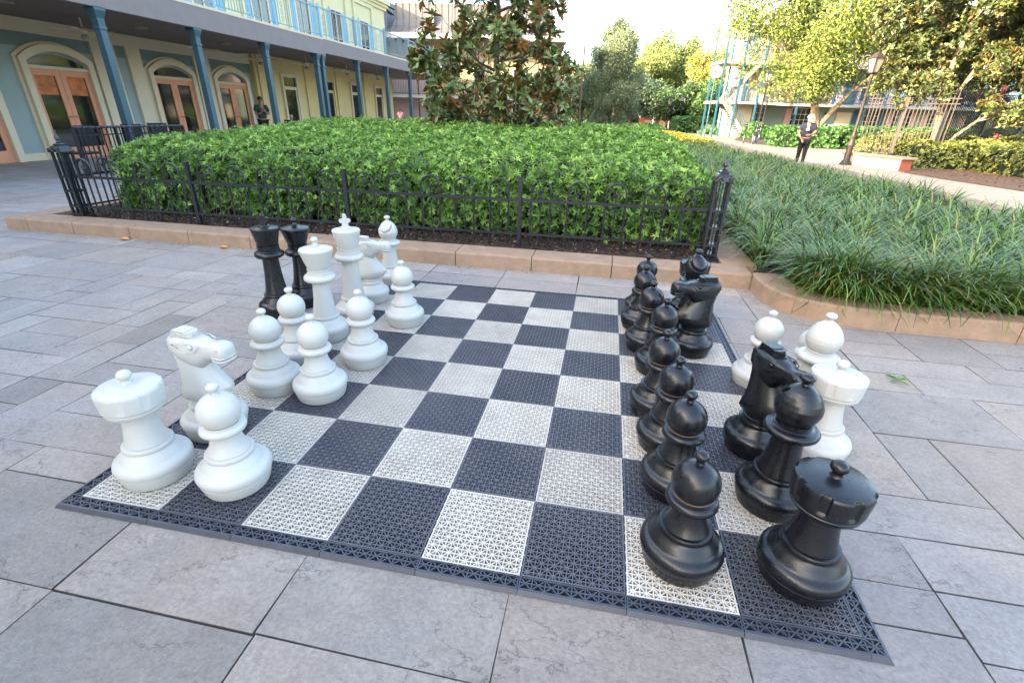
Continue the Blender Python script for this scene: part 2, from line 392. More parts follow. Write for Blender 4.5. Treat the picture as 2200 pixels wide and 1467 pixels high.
sun_dir = Vector((-.80, -.60, 0)).normalized(); EL = R(18.0)
to_sun = Vector((sun_dir.x*math.cos(EL), sun_dir.y*math.cos(EL), math.sin(EL)))
sl = bpy.data.lights.new('sun', 'SUN'); sl.energy = 3.2; sl.angle = R(.6); sl.color = (1, .80, .55)
so = bpy.data.objects.new('sun', sl); COL.objects.link(so); so.rotation_euler = to_sun.to_track_quat('Z', 'Y').to_euler(); so.location = (-20, -20, 30)
w = bpy.data.worlds.new('World'); sc.world = w; w.use_nodes = True
nt = w.node_tree; bg = nt.nodes['Background']
sky = nt.nodes.new('ShaderNodeTexSky'); sky.sky_type = 'NISHITA'; sky.sun_disc = False
sky.sun_elevation = EL; sky.sun_rotation = math.atan2(sun_dir.x, sun_dir.y); sky.air_density = 1.0; sky.dust_density = 4.5; sky.ozone_density = .35
nt.links.new(sky.outputs[0], bg.inputs[0]); bg.inputs[1].default_value = .15
sc.view_settings.view_transform = 'Standard'; sc.view_settings.look = 'None'; sc.view_settings.exposure = 3.25; sc.view_settings.gamma = 1
sc.cycles.max_bounces = 8; sc.cycles.diffuse_bounces = 4; sc.cycles.use_denoising = True

# ------------------------------------------------------------------ setting: ground, paving, kerbs
struct('ground', MB().box(-160, 160, -60, 260, -.4, -.06), 'lawn')
def paving():
    mb = MB(); u = .24
    x0, x1, y0, y1 = -14.4, 9.6, -3.6, 16.8
    nx = int((x1-x0)/u); ny = int((y1-y0)/u)
    occ = np.zeros((nx, ny), bool)
    sizes = [(2,2),(3,2),(2,3),(1,1),(2,1),(1,2),(3,3),(4,2),(3,1),(4,3)]
    wt = [3,3.5,1.2,1.5,6,2,.1,.8,5,.0]
    g = .006
    def slab(ax, bx, ay, by):
        k = random.gauss(1, .07); t = random.uniform(-.012, .012)
        mb.col = (.348*k + t, .295*k, .255*k - t*.6)
        e = g*.5; j = lambda: random.uniform(-.0035, .0035)
        v = [(ax+e+j(), ay+e+j(), GZ), (bx-e+j(), ay+e+j(), GZ), (bx-e+j(), by-e+j(), GZ), (ax+e+j(), by-e+j(), GZ)]
        m_ = .004; vv = [(v[0][0]-m_, v[0][1]-m_, GZ-.011), (v[1][0]+m_, v[1][1]-m_, GZ-.011), (v[2][0]+m_, v[2][1]+m_, GZ-.011), (v[3][0]-m_, v[3][1]+m_, GZ-.011)]
        mb.add(v, [(0,1,2,3)]); cc_ = mb.col; mb.col = (cc_[0]*.28, cc_[1]*.28, cc_[2]*.28)
        mb.add(v + vv, [(4,5,1,0), (5,6,2,1), (6,7,3,2), (7,4,0,3)])
    def skip(x, y):       # under the planting beds
        return (y > 3.75 and -4.8 < x < 9.6) or (y > 3.2 and x > 4.4) or (x > 5.2 and y > 3.0)
    def band(x, y):       # regular course round the board
        return (-.48 < x < 3.1 and -1.2 < y < .2) or (x > -4.8 and y > 2.64)
    for iy in range(ny):
        for ix in range(nx):
            if occ[ix, iy]: continue
            X = x0 + ix*u; Y = y0 + iy*u
            if skip(X+.1, Y+.1): occ[ix, iy] = True; continue
            if band(X+.1, Y+.1): continue
            opts = []
            for (a, b), ww in zip(sizes, wt):
                if ix+a > nx or iy+b > ny: continue
                if occ[ix:ix+a, iy:iy+b].any(): continue
                if any(band(x0+(ix+i+.5)*u, y0+(iy+k+.5)*u) for i in (0, a-1) for k in (0, b-1)): continue
                opts.append(((a, b), ww))
            a, b = random.choices([o for o, _ in opts], [q for _, q in opts])[0] if opts else (1, 1)
            occ[ix:ix+a, iy:iy+b] = True
            slab(X, X+a*u, Y, Y+b*u)
    # large regular slabs: front course and kerb course (joint grid .72)
    def region(cells):
        for a, b, c, d in cells: slab(a, b, c, d)
    cells = []
    ys = [-1.2, -.77, -.345, .075, .24]
    for k in range(4):
        off = -.43 if k % 1 == 0 else 0
        xs = [-.48] + [(.29 if k < 2 else .285) + .72*i for i in range(0, 4)] + [3.12]
        if k == 0: xs = [-.48, -.07, .65, 1.37, 2.09, 2.81, 3.12]
        for i in range(len(xs)-1): cells.append((xs[i], xs[i+1], ys[k], ys[k+1]))
    region(cells)
    xs = [-4.8 + .0] + [-4.02 + .72*i for i in range(0, 19)]
    for i in range(len(xs)-1): cells = region([(xs[i], xs[i+1], 2.64, 3.19), (xs[i]+.0, xs[i+1]+.0, 3.19, 3.76)])
    o = mb.build('pavement', 'paving', None); o['kind'] = 'structure'
paving()
struct('pavement_joints', MB().box(-15, 9.8, -3.8, 17, GZ-.04, GZ-.0095), 'grout')
# far left plaza
mbp = MB(); mbp.col = (.348, .295, .255)
mbp.box(-40, -2, 16.8, 60, -.1, GZ); mbp.box(-40, -14.4, -30, 16.8, -.1, GZ); mbp.box(-14.4, 30, -30, -3.6, -.1, GZ); mbp.box(9.6, 30, -3.6, 2.4, -.1, GZ)
o = mbp.build('plaza', 'paving'); o['kind'] = 'structure'

def strip(path_out, path_in, z0, z1, name, material, joints=None):
    """kerb between two polylines, bevelled top edge"""
    mb = MB(); bv = .018; n = len(path_out); vs = []; fs = []
    for (ox, oy), (ix, iy) in zip(path_out, path_in):
        d = Vector((ix-ox, iy-oy)); d.normalize()
        vs += [(ox, oy, z0), (ox+d.x*.006, oy+d.y*.006, z1-bv), (ox+d.x*bv, oy+d.y*bv, z1-.002), (ox+d.x*bv*2, oy+d.y*bv*2, z1), (ix, iy, z1), (ix, iy, z0)]
    for i in range(n-1):
        for k in range(5): fs.append((i*6+k, (i+1)*6+k, (i+1)*6+k+1, i*6+k+1))
    fs.append((0,1,2,3,4,5)); fs.append(tuple((n-1)*6+k for k in range(5,-1,-1)))
    mb.add(vs, fs)
    return mb
def lerp(a, b, t): return (a[0]+(b[0]-a[0])*t, a[1]+(b[1]-a[1])*t)
# straight kerb in blocks of .78 m
kerb_pieces = MB()
KH = .125
xs = [-5.18, -4.86, -4.2, -3.42, -2.64, -1.86, -1.08, -.30, .48, 1.26, 2.04, 2.82, 3.30]
def kf(x): return 3.50 + (x+5.18)*(-.008)     # outer face y
for i in range(len(xs)-1):
    a, b = xs[i]+.004, xs[i+1]-.004
    m_ = strip([(a, kf(a)), (b, kf(b))], [(a, kf(a)+.31), (b, kf(b)+.31)], GZ-.01, KH, '', '')
    kerb_pieces.add(m_.v, m_.f)
for i in range(10):          # left return
    a = kf(-5.18)+.314 + i*.78; b = a+.772
    m_ = strip([(-5.18, b), (-5.18, a)], [(-4.87, b), (-4.87, a)], GZ-.01, KH, '', ''); kerb_pieces.add(m_.v, m_.f)
for i in range(14):          # divider between hedge bed and grass bed
    a = kf(3)+.314 + i*.8; b = a+.79
    kerb_pieces.add(*(lambda m: (m.v, m.f))(MB().box(3.10, 3.42, a, b, GZ-.01, KH-.006)))
# curved kerb
ctrl = [(3.30, 3.48), (3.31, 3.20), (3.38, 2.97), (3.56, 2.78), (3.80, 2.70), (4.15, 2.665), (4.6, 2.655), (5.2, 2.65), (6.0, 2.66), (7.0, 2.70), (8.2, 2.85), (9.4, 3.2)]
ctri = [(3.56, 3.48), (3.57, 3.24), (3.63, 3.08), (3.73, 2.96), (3.90, 2.89), (4.18, 2.855), (4.6, 2.845), (5.2, 2.84), (6.0, 2.85), (7.0, 2.89), (8.15, 3.04), (9.3, 3.38)]
def cat(P, m=5):
    out = []
    for i in range(len(P)-1):
        p0 = P[max(i-1,0)]; p1 = P[i]; p2 = P[i+1]; p3 = P[min(i+2, len(P)-1)]
        for k in range(m):
            t = k/m; f = lambda a,b,c,d: .5*((2*b)+(-a+c)*t+(2*a-5*b+4*c-d)*t*t+(-a+3*b-3*c+d)*t**3)
            out.append((f(p0[0],p1[0],p2[0],p3[0]), f(p0[1],p1[1],p2[1],p3[1])))
    out.append(P[-1]); return out
CO = cat(ctrl); CI = cat(ctri)
cuts = [0, 13, 25, 33, 39, 45, 50, len(CO)-1]
for a, b in zip(cuts[:-1], cuts[1:]):
    po = CO[a:b+1]; pi = CI[a:b+1]
    po[-1] = lerp(po[-1], po[-2], .06); pi[-1] = lerp(pi[-1], pi[-2], .06)
    m_ = strip(po, pi, GZ-.01, KH+.01, '', ''); kerb_pieces.add(m_.v, m_.f)
struct('kerb', kerb_pieces, 'kerb')
# planting beds
struct('hedge_bed_soil', MB().box(-4.9, 3.12, 3.76, 16, -.05, .095), 'mulch')
gb = MB()
poly = [(x, y) for x, y in CI] + [(9.3, 3.6), (8.3, 7), (8.45, 12), (8.3, 20), (7.8, 28), (7.6, 51), (7.3, 90), (3.4, 90), (3.4, 3.5)]
gb.prism(poly, 'z', -.05, .08); struct('grass_bed_soil', gb, 'mulch')
# mulch litter
n = 7500
P = np.stack([RNG.uniform(-4.85, 3.05, n), RNG.uniform(3.78, 4.75, n)*1.0, np.full(n, .098)], 1)
P2 = np.stack([RNG.uniform(3.6, 8.5, 700), RNG.uniform(2.86, 3.5, 700), np.full(700, .085)], 1)
P = np.concatenate([P, P2]); n = len(P)
D = rand_unit(n); D[:, 2] *= .25; N = np.tile([0, 0, 1.], (n, 1)) + RNG.normal(0, .5, (n, 3))
c = pick_cols(n, [(.05,.028,.016), (.10,.055,.03), (.22,.15,.09), (.02,.012,.008), (.34,.27,.18)], [.36,.28,.12,.2,.04], .2)
g_ = leaf_geo(P, D, N, RNG.uniform(.015, .05, n), RNG.uniform(.008, .022, n), .2, c)
o = quad_mesh('mulch_chips', *g_, 'dry_leaf'); tag(o, 'dark bark mulch and leaf litter covering the soil behind the kerb', 'mulch', kind='stuff')

n = 2600
P = np.stack([RNG.uniform(11.9, 22, n), RNG.uniform(8.2, 18.5, n), np.full(n, .036)], 1); D = rand_unit(n); D[:, 2] *= .25
o = quad_mesh('mulch_chips', *leaf_geo(P, D, np.tile([0, 0, 1.], (n, 1)) + RNG.normal(0, .5, (n, 3)), RNG.uniform(.03, .09, n), RNG.uniform(.015, .04, n), .2, pick_cols(n, [(.10,.055,.03),(.20,.12,.07),(.05,.03,.02)], None, .2)), 'dry_leaf'); tag(o, 'reddish bark mulch in front of the yellow green shrubs at right', 'mulch', kind='stuff')
n = 170
P = np.concatenate([np.stack([RNG.uniform(-5, 3.2, n), 3.45 - np.abs(RNG.normal(0, .05, n)), np.full(n, GZ+.004)], 1), np.stack([RNG.uniform(-6, 5, 60), RNG.uniform(-.8, 3.3, 60), np.full(60, GZ+.004)], 1)])
keep = ~((P[:, 0] > -.1) & (P[:, 0] < 2.9) & (P[:, 1] > -.1) & (P[:, 1] < 2.9)); P = P[keep]; n = len(P); D = rand_unit(n); D[:, 2] = .03
o = quad_mesh('leaf_litter', *leaf_geo(P, D, np.tile([0, 0, 1.], (n, 1)), RNG.uniform(.010, .026, n), RNG.uniform(.006, .012, n), .1, pick_cols(n, [(.18,.11,.06),(.09,.06,.04),(.28,.20,.10)], None, .2)), 'dry_leaf'); tag(o, 'tiny dry leaf crumbs scattered on the paving and along the kerb foot', 'litter', kind='stuff')
# right side paths
struct('path', MB().prism([(7.2, 6), (30, 6), (30, 120), (5, 120), (6.5, 60), (7, 30)], 'z', -.055, -.002), 'path')
struct('path_stripe', MB().prism([(8.98, 3.2), (9.12, 3.2), (9.34, 14.2), (9.2, 14.2)], 'z', -.05, .003), 'brick_stripe')
struct('path_stripe_far', MB().prism([(11.2, 18), (11.4, 18), (11.0, 30), (9.6, 45), (9.4, 45), (10.7, 30)], 'z', -.05, .003), 'brick_stripe')
struct('sidewalk', MB().prism([(9.5, 3.2), (11.9, 9.0), (11.7, 12.6), (11.0, 15.6), (11.0, 17.2), (12.6, 20.0), (12.6, 21), (9.5, 21)], 'z', -.05, .012), 'walk')
struct('mulch_bed', MB().prism([(11.9, 8.0), (30, 8.0), (30, 28), (12.6, 24), (12.6, 20.0), (11.2, 17.0), (11.3, 15.6), (11.8, 12.6)], 'z', -.05, .03), 'soil_reddish')
struct('verge_soil', MB().prism([(12.9, 31.2), (14.6, 31.2), (34, 33), (34, 52), (12.6, 46), (11.0, 40), (10.9, 34)], 'z', -.05, .02), 'mulch')

# ------------------------------------------------------------------ chess board
BR = thing('chess_board', 'black and white ventilated plastic chess floor with dark ramp edging on the grey paving', 'chess board', (0, 0, 0))
def tile_mb(n=16, w=.0038, zt=0.0):
    mb = MB(); d = S/n; h = .013; e = .0022
    for i in range(1, n):
        mb.box(i*d-w/2, i*d+w/2, e, S-e, zt-h, zt-.0008, True)
        mb.box(e, S-e, i*d-w/2, i*d+w/2, zt-h, zt-.0012, True)
    for k in range(-n+2, n, 2):
        a = (max(0, k)*d, max(0, -k)*d); b = (min(n, n+k)*d, min(n, n-k)*d)
        mb.bar((a[0], a[1], zt-.0075), (b[0], b[1], zt-.0075), w*.9, .012)
        mb.bar((S-a[0], a[1], zt-.0078), (S-b[0], b[1], zt-.0078), w*.9, .012)
    fw = .0075
    mb.box(e, S-e, e, fw, zt-.018, zt, True); mb.box(e, S-e, S-fw, S-e, zt-.018, zt, True)
    mb.box(e, fw, fw, S-fw, zt-.018, zt, True); mb.box(S-fw, S-e, fw, S-fw, zt-.018, zt, True)
    for cx in (.021, S-.021):
        for cy in (.021, S-.021): mb.lathe([(.0085, zt-.012), (.0085, zt-.0004)], 10, cx, cy)
    return mb
me_l = tile_mb().mesh('light_tile', 'tile_light'); me_d = tile_mb().mesh('dark_tile', 'tile_dark')
for i in range(8):
    for j in range(8):
        light = (i + j) % 2 == 0
        o = bpy.data.objects.new('tile', me_l if light else me_d); COL.objects.link(o); o.parent = BR
        o.location = (i*S+random.uniform(-.0006,.0006), j*S+random.uniform(-.0006,.0006), random.uniform(-.0012, .0006))
        o['label'] = ('white' if light else 'black') + ' ventilated square tile'
def edge_mb():
    mb = MB(); d = S/8; W = .043; w = .0045; zt = -.001
    for i in range(0, 9): mb.box(min(max(i*d-w/2, .001), S-w-.001), min(max(i*d+w/2, w+.001), S-.001), -W, -.001, -.016, zt-.0006, True)
    mb.box(.001, S-.001, -W/2-w/2, -W/2+w/2, -.016, zt-.0010, True)
    for i in range(8):
        a = i*d
        mb.bar((a, -W, -.008), (a+d, 0, -.008), w, .011); mb.bar((a+d, -W, -.0083), (a, 0, -.0083), w, .011)
    # ramp
    mb.add([(.001,-W,0-.001),(S-.001,-W,-.001),(S-.001,-W-.008,-.002),(.001,-W-.008,-.002),(S-.001,-.060,-.0165),(.001,-.060,-.0165),(.001,-W,-.018),(S-.001,-W,-.018)],
           [(0,1,2,3),(3,2,4,5),(5,4,7,6),(6,7,1,0),(0,3,5,6),(1,7,4,2)])
    mb.box(.001, S-.001, -.0045, 0, -.016, -.0003, True)
    return mb
me_e = edge_mb().mesh('edge_strip', 'tile_border')
for k in range(8):
    for rz, loc in ((0, (k*S, 0, 0)), (PI/2, (8*S, k*S, 0)), (PI, ((k+1)*S, 8*S, 0)), (-PI/2, (0, (k+1)*S, 0))):
        o = bpy.data.objects.new('edge_strip', me_e); COL.objects.link(o); o.parent = BR; o.location = loc; o.rotation_euler = (0,0,rz)
def corner_mb():
    mb = MB(); W = .043; e = .001; 
    mb.bar((0,0,-.008), (W,-W,-.008), .0045, .012); mb.bar((0,-W,-.0083), (W,0,-.0083), .0045, .011)
    mb.bar((W/2,0,-.0086), (W/2,-W,-.0086), .0045, .010); mb.bar((0,-W/2,-.0089), (W,-W/2,-.0089), .0045, .010)
    mb.add([(0,-W,-.001),(W,-W,-.001),(W+.008,-W-.008,-.002),(0,-W-.008,-.002),(.06,-.06,-.0165),(0,-.06,-.0165),(W,0,-.001),(W+.008,0,-.002),(.06,0,-.0165)],
           [(0,1,2,3),(3,2,4,5),(1,6,7,2),(2,7,8,4)])
    return mb
me_c = corner_mb().mesh('edge_corner', 'tile_border')
for rz, loc in ((0, (8*S, 0, 0)), (PI/2, (8*S, 8*S, 0)), (PI, (0, 8*S, 0)), (-PI/2, (0, 0, 0))):
    o = bpy.data.objects.new('edge_corner', me_c); COL.objects.link(o); o.parent = BR; o.location = loc; o.rotation_euler = (0,0,rz)
MB().box(-.034, 8*S+.034, -.034, 8*S+.034, -.0176, -.0145).build('hole_shade_sheet', 'hole_shade_sheet', BR)  # added dark sheet, stands for the shade and dirt deep in the holes

# ------------------------------------------------------------------ chess pieces
def base_prof():
    return [(.108,0),(.118,.003),(.122,.010),(.133,.052),(.1335,.056),(.1315,.0575),(.1315,.0595),(.1355,.061),(.1385,.070),(.1395,.080),(.1375,.091),(.1325,.100),
            (.1250,.106),(.1180,.109),(.1130,.113),(.1100,.118),(.1050,.125),(.0990,.133),(.0930,.140),(.0880,.147),(.0868,.150),(.0880,.1515),(.0895,.156),(.0890,.166),(.0868,.169),(.080,.1705)]
def add_base(t, m):
    MB().lathe(base_prof(), 56).build('base', m, t, 38)
def stem(t, m, z0, z1, r0, r1, top=None, name='stem'):
    pr = [(r0-.012, z0-.004), (r0-.002, z0), (r0, z0+.003)]
    for k in range(1, 9):
        s = k/8; rr = r0 + (r1-r0)*(1-(1-s)**2.1); pr.append((rr, z0+.003+(z1-z0-.003)*s))
    if top: pr += top
    MB().lathe(pr, 48).build(name, m, t, 38)
def collar(t, m, z, r, h, name='collar', extra=()):
    pr = [(r*.62, z)]
    for k in range(13):
        a = -PI/2 + PI*k/12; pr.append((r - h/2 + math.cos(a)*h/2, z + h/2 + math.sin(a)*h/2))
    pr += [(r*.80, z+h)] + list(extra)
    MB().lathe(pr, 52).build(name, m, t, 38)
def knob_prof(z, r, stemr, hz):
    """small pommel standing at z"""
    pr = [(stemr*1.5, z-.004), (stemr*1.05, z+.004), (stemr, z+.010)]
    for k in range(1, 12):
        a = -PI/2*.72 + (PI/2*1.72)*k/11; pr.append((max(r*math.cos(a), .0005), z+.010+hz*.55 + math.sin(a)*hz*.5))
    return pr
def make_pawn(m, label, loc, rz=0, group=None):
    t = thing('chess_pawn', label, 'chess pawn', loc, rz, group)
    add_base(t, m)
    stem(t, m, .1695, .262, .0775, .0535)
    collar(t, m, .258, .0835, .036, extra=((.062,.2965),(.055,.2995)))
    pr = [(.050,.298),(.0585,.2985),(.0600,.3000)]
    for k in range(0, 17):
        a = -.62 + (PI/2*.90+.62)*k/16; pr.append((.0765*math.cos(a), .3475+.0765*math.sin(a)))
    MB().lathe(pr, 48).build('head', m, t, 38)
    MB().lathe(knob_prof(.421, .0235, .0125, .034), 28).build('knob', m, t, 40)
    MB().lathe([(.055,.2970),(.0612,.2980),(.0612,.2995),(.055,.3005)], 40).build('seam', 'seam', t, 40)
    return t
def make_rook(m, label, loc, rz=0, group=None):
    t = thing('chess_rook', label, 'chess rook', loc, rz, group)
    add_base(t, m)
    stem(t, m, .1695, .322, .0775, .0575)
    N = 8
    def mod(r, z, a):
        if z > .349 and z < .424 and r > .09:
            p = (a*N/(2*PI)) % 1.0
            if p < .26: return r - (.0075 if m == 'black' else .0035)*min(1, (z-.349)/.012)
        return r
    pr = [(.055,.310),(.088,.314),(.097,.3185),(.1005,.324),(.1025,.334),(.1005,.3365),(.1005,.3385),(.1040,.3405),(.1060,.344),(.1065,.349),(.1070,.353),(.1070,.360),(.1115,.408),(.1110,.415),(.1070,.4215),(.100,.4245),(.08,.429),(.045,.433),(.014,.436)]
    MB().lathe(pr, 128, mod=mod).build('crown', m, t, 30)
    MB().lathe(knob_prof(.436, .026, .015, .040), 28).build('knob', m, t, 40)
    return t
def make_bishop(m, label, loc, rz=0, group=None):
    t = thing('chess_bishop', label, 'chess bishop', loc, rz, group)
    add_base(t, m)
    stem(t, m, .1695, .345, .0775, .0545)
    collar(t, m, .342, .096, .034, extra=((.070,.378),(.066,.381),(.0665,.386),(.0625,.388),(.0625,.393),(.0645,.395),(.0645,.399),(.058,.401)))
    pr = [(.046,.399),(.056,.400),(.059,.402),(.0665,.412),(.0755,.430),(.0805,.450),(.0795,.470),(.073,.490),(.062,.510),(.048,.528),(.032,.541),(.018,.549)]
    zz = list(np.linspace(.402, .549, 64)); fine = [(.046,.399),(.056,.400)] + [(float(np.interp(z, [q[1] for q in pr], [q[0] for q in pr])), float(z)) for z in zz]
    mb = MB().lathe(fine, 110); nrm = Vector((.66, 0, .75)).normalized(); c0 = Vector((.050, 0, .487)); nv = []
    for (x, y, z) in mb.v:
        p = Vector((x, y, z)); d = abs((p - c0).dot(nrm)); k = math.exp(-(d/.0052)**4)*min(1, max(0, (x-.004)/.02))
        if z < .41 or z > .546: k = 0
        nv.append((x*(1-.30*k), y*(1-.30*k), z))
    mb.v = nv; mb.build('head', m, t, 50)
    MB().lathe(knob_prof(.548, .026, .013, .032), 28).build('knob', m, t, 40)
    return t
def oct_ring(cx, cy, hx, hy, z=None, cut=.35, plane='z', t=0):
    """octagonal ring; plane 'z': in xy at height t; plane 'x': in yz at x = t"""
    q = [(-hx, -hy*(1-cut)), (-hx*(1-cut), -hy), (hx*(1-cut), -hy), (hx, -hy*(1-cut)), (hx, hy*(1-cut)), (hx*(1-cut), hy), (-hx*(1-cut), hy), (-hx, hy*(1-cut))]
    if plane == 'z': return [(cx+a, cy+b, t) for a, b in q]
    return [(t, cx+a, cy+b) for a, b in q]
def make_knight(m, label, loc, rz=0, group=None):
    t = thing('chess_knight', label, 'chess knight', loc, rz, group)
    add_base(t, m)
    MB().lathe([(.070,.168),(.074,.170),(.0745,.186),(.072,.188),(.072,.198),(.06,.200)], 44).build('stem', m, t, 38)
    # neck: rings (z, back, front, half width, chest crease)
    nk = MB(); rings = []
    for z, b, f, hw in [(.190,-.070,.070,.062),(.196,-.088,.088,.072),(.212,-.104,.112,.080),(.240,-.101,.138,.080),(.262,-.094,.140,.074),(.300,-.090,.104,.066),(.340,-.092,.070,.058),(.375,-.098,.055,.053),(.410,-.106,.045,.050),(.450,-.112,.022,.046),(.478,-.106,.010,.040)]:
        cx = (b+f)/2; hx = (f-b)/2
        rings.append([(b, -hw*.45, z), (b+hx*.35, -hw*.95, z), (cx+hx*.25, -hw, z), (f-hx*.18, -hw*.55, z), (f, 0, z), (f-hx*.18, hw*.55, z), (cx+hx*.25, hw, z), (b+hx*.35, hw*.95, z), (b, hw*.45, z)])
    nk.loft(rings)
    nk.build('neck', m, t, 38)
    hd = MB()
    def hring(x, z0, z1, hw, bev=.3):
        h = (z1-z0); zc = (z0+z1)/2
        return [(x, -hw, z0+h*bev), (x, -hw*.55, z0), (x, hw*.55, z0), (x, hw, z0+h*bev), (x, hw*.95, z1-h*.16), (x, hw*.62, z1), (x, -hw*.62, z1), (x, -hw*.95, z1-h*.16)]
    hd.loft([hring(-.114,.420,.478,.036), hring(-.095,.390,.486,.049), hring(-.05,.362,.490,.057), hring(.0,.340,.488,.059), hring(.045,.348,.484,.055), hring(.080,.388,.478,.040), hring(.115,.400,.474,.036), hring(.142,.402,.482,.041), hring(.180,.400,.480,.043), hring(.198,.408,.468,.035), hring(.203,.418,.456,.022)])
    hd.v = [(x if x < .03 else .03+(x-.03)*.90, y, z) for x, y, z in hd.v]
    hd.build('head', m, t, 48)
    # lips: lower jaw groove as two raised bands, nostrils and eyes
    lp = MB()
    for zz in (.418, .432):
        lp.tube([(.137,-.0405,zz-.009),(.175,-.043,zz-.012),(.196,-.032,zz-.012),(.203,0,zz-.012),(.196,.032,zz-.012),(.175,.043,zz-.012),(.137,.0405,zz-.009)], .0045, 6)
    lp.v = [(.03+(x-.03)*.90, y, z) for x, y, z in lp.v]
    lp.build('lips', m, t, 40)
    for s in (-1, 1):
        e2 = MB().lathe([(.012,0),(.012,.004),(.009,.008),(.004,.010)], 16)
        ey = MB().add([(x+.035, s*(.053+z), y+.462) for x, y, z in e2.v], e2.f); ey.build('eye', m, t, 40)
        e3 = MB().lathe([(.008,0),(.008,.003),(.005,.006)], 14)
        MB().add([(x+.158, s*(.040+z), y+.461) for x, y, z in e3.v], e3.f).build('nostril', m, t, 40)
        MB().tube([(-.03, s*.059, .452), (-.07, s*.054, .462), (-.02, s*.057, .474), (.035, s*.056, .4785), (.075, s*.047, .470), (.05, s*.055, .440), (.0, s*.060, .434)], .0024, 6).build('brow', m, t, 40)
    mn = MB()
    for k in range(4):
        z = .484 + k*.009; a = .001*k
        mn.loft([[( -.088+a*3, -.036+a*2, z), (.012-a*9, -.036+a*2, z), (.030-a*12, -.018, z), (.030-a*12, .018, z), (.012-a*9, .036-a*2, z), (-.088+a*3, .036-a*2, z)],
                 [( -.088+a*3, -.036+a*2, z+.0062), (.012-a*9, -.036+a*2, z+.0062), (.030-a*12, -.018, z+.0062), (.030-a*12, .018, z+.0062), (.012-a*9, .036-a*2, z+.0062), (-.088+a*3, .036-a*2, z+.0062)]])
    mn.loft([[( -.080, -.030, .484), (.004, -.030, .484), (.018, -.014, .484), (.018, .014, .484), (.004, .030, .484), (-.080, .030, .484)],
             [( -.080, -.030, .514), (.004, -.030, .514), (.018, -.014, .514), (.018, .014, .514), (.004, .030, .514), (-.080, .030, .514)]])
    for k in range(11):      # ridges down the nape
        z = .222 + k*.019; b = np.interp(z, [.212,.24,.262,.34,.41], [-.104,-.101,-.094,-.088,-.104])
        mn.box(b-.0045, b+.02, -.026, .026, z, z+.010)
    mn.box(-.098, -.06, -.012, .012, .225, .5)
    mn.build('mane', m, t)
    return t
def make_queen(m, label, loc, rz=0, group=None):
    t = thing('chess_queen', label, 'chess queen', loc, rz, group)
    add_base(t, m)
    stem(t, m, .1695, .405, .0775, .0525)
    collar(t, m, .400, .098, .042, extra=((.075,.4435),(.072,.446),(.0725,.456),(.068,.458),(.068,.470),(.0705,.472),(.0705,.478),(.060,.480)))
    def mod(r, z, a):
        if z > .575 and r > .05: return r * (1 + .022*abs(math.cos(a*6)) - .022)
        return r
    pr = [(.056,.477),(.063,.479),(.066,.482),(.072,.500),(.080,.525),(.088,.550),(.0955,.575),(.1015,.588),(.1035,.600),(.1000,.607),(.093,.610),(.060,.616),(.030,.622),(.024,.624),(.024,.630),(.019,.632),(.016,.633)]
    MB().lathe(pr, 96, mod=mod).build('crown', m, t, 28)
    MB().lathe(knob_prof(.630, .0235, .017, .038), 28).build('knob', m, t, 40)
    return t
def make_king(m, label, loc, rz=0, group=None):
    t = thing('chess_king', label, 'chess king', loc, rz, group)
    add_base(t, m)
    stem(t, m, .1695, .445, .0775, .0545)
    collar(t, m, .440, .100, .044, extra=((.080,.4855),(.077,.488),(.0775,.500),(.071,.502),(.071,.516),(.0745,.518),(.0745,.526),(.062,.528)))
    pr = [(.058,.525),(.066,.527),(.069,.530),(.0755,.555),(.083,.590),(.090,.622),(.0945,.640),(.0945,.646),(.090,.652),(.060,.657),(.036,.659),(.035,.661)]
    MB().lathe(pr, 60).build('crown', m, t, 30)
    f = MB()
    f.lathe([(.040,.656),(.040,.662),(.036,.668),(.030,.670)], 32)
    def rr(hx, hy, z): return [(-hx,-hy,z),(hx,-hy,z),(hx,hy,z),(-hx,hy,z)]
    f.loft([rr(.024,.014,.664), rr(.020,.012,.690), rr(.016,.011,.698)])
    f.loft([rr(.014,.0121,.690), rr(.036,.0121,.702), rr(.038,.0121,.716), rr(.030,.0121,.722), rr(.012,.0121,.724)])
    f.loft([rr(.011,.011,.718), rr(.015,.012,.734), rr(.008,.008,.742)])
    f.lathe([(.006,.732),(.0115,.738),(.013,.745),(.010,.752),(.004,.756)], 18)
    f.build('cross', m, t, 30)
    return t

sq = lambda a, b, z=0.0: (a*S, b*S, z)
GW = 'white pieces of the giant chess set'; GB = 'black pieces of the giant chess set'
P0 = make_pawn('white', 'white pawn on the near row of the board, right beside the white rook', sq(1.535, .575), .3, GW)
for (a, b, rz, lb) in [
    (.655, 2.58, 1.1, 'white pawn left of its twin, nearest pawn behind the near white knight'),
    (1.45, 2.555, 2.0, 'white pawn on a dark square in front of the white queen'),
    (.48, 3.51, .4, 'white pawn directly left of the white queen, partly behind two nearer pawns'),
    (1.61, 3.69, 2.7, 'white pawn in front of the white king, between king and open board'),
    (1.62, 5.48, 1.9, 'farthest white pawn on the board, beside the far white knight')]:
    dup(P0, sq(a, b), rz, lb, GW)
dup(P0, (2.885, 1.59, GZ), .9, 'white pawn standing off the board on grey paving, left of the white bishop', GW)
dup(P0, (3.084, 1.471, GZ), 2.2, 'white pawn off the board, mostly hidden behind the white bishop', GW)
WR0 = make_rook('white', 'white rook on the nearest left corner square of the board', sq(.515, .515), .35, GW)
dup(WR0, (2.99, .965, GZ), .9, 'white rook off the board on grey paving behind the black bishop', GW)
WN0 = make_knight('white', 'white knight behind the near white rook, its muzzle pointing right', sq(.57, 1.43), -.10, GW)
dup(WN0, sq(.38, 6.55), .12, 'white knight at the far end of the board, right of the white king', GW)
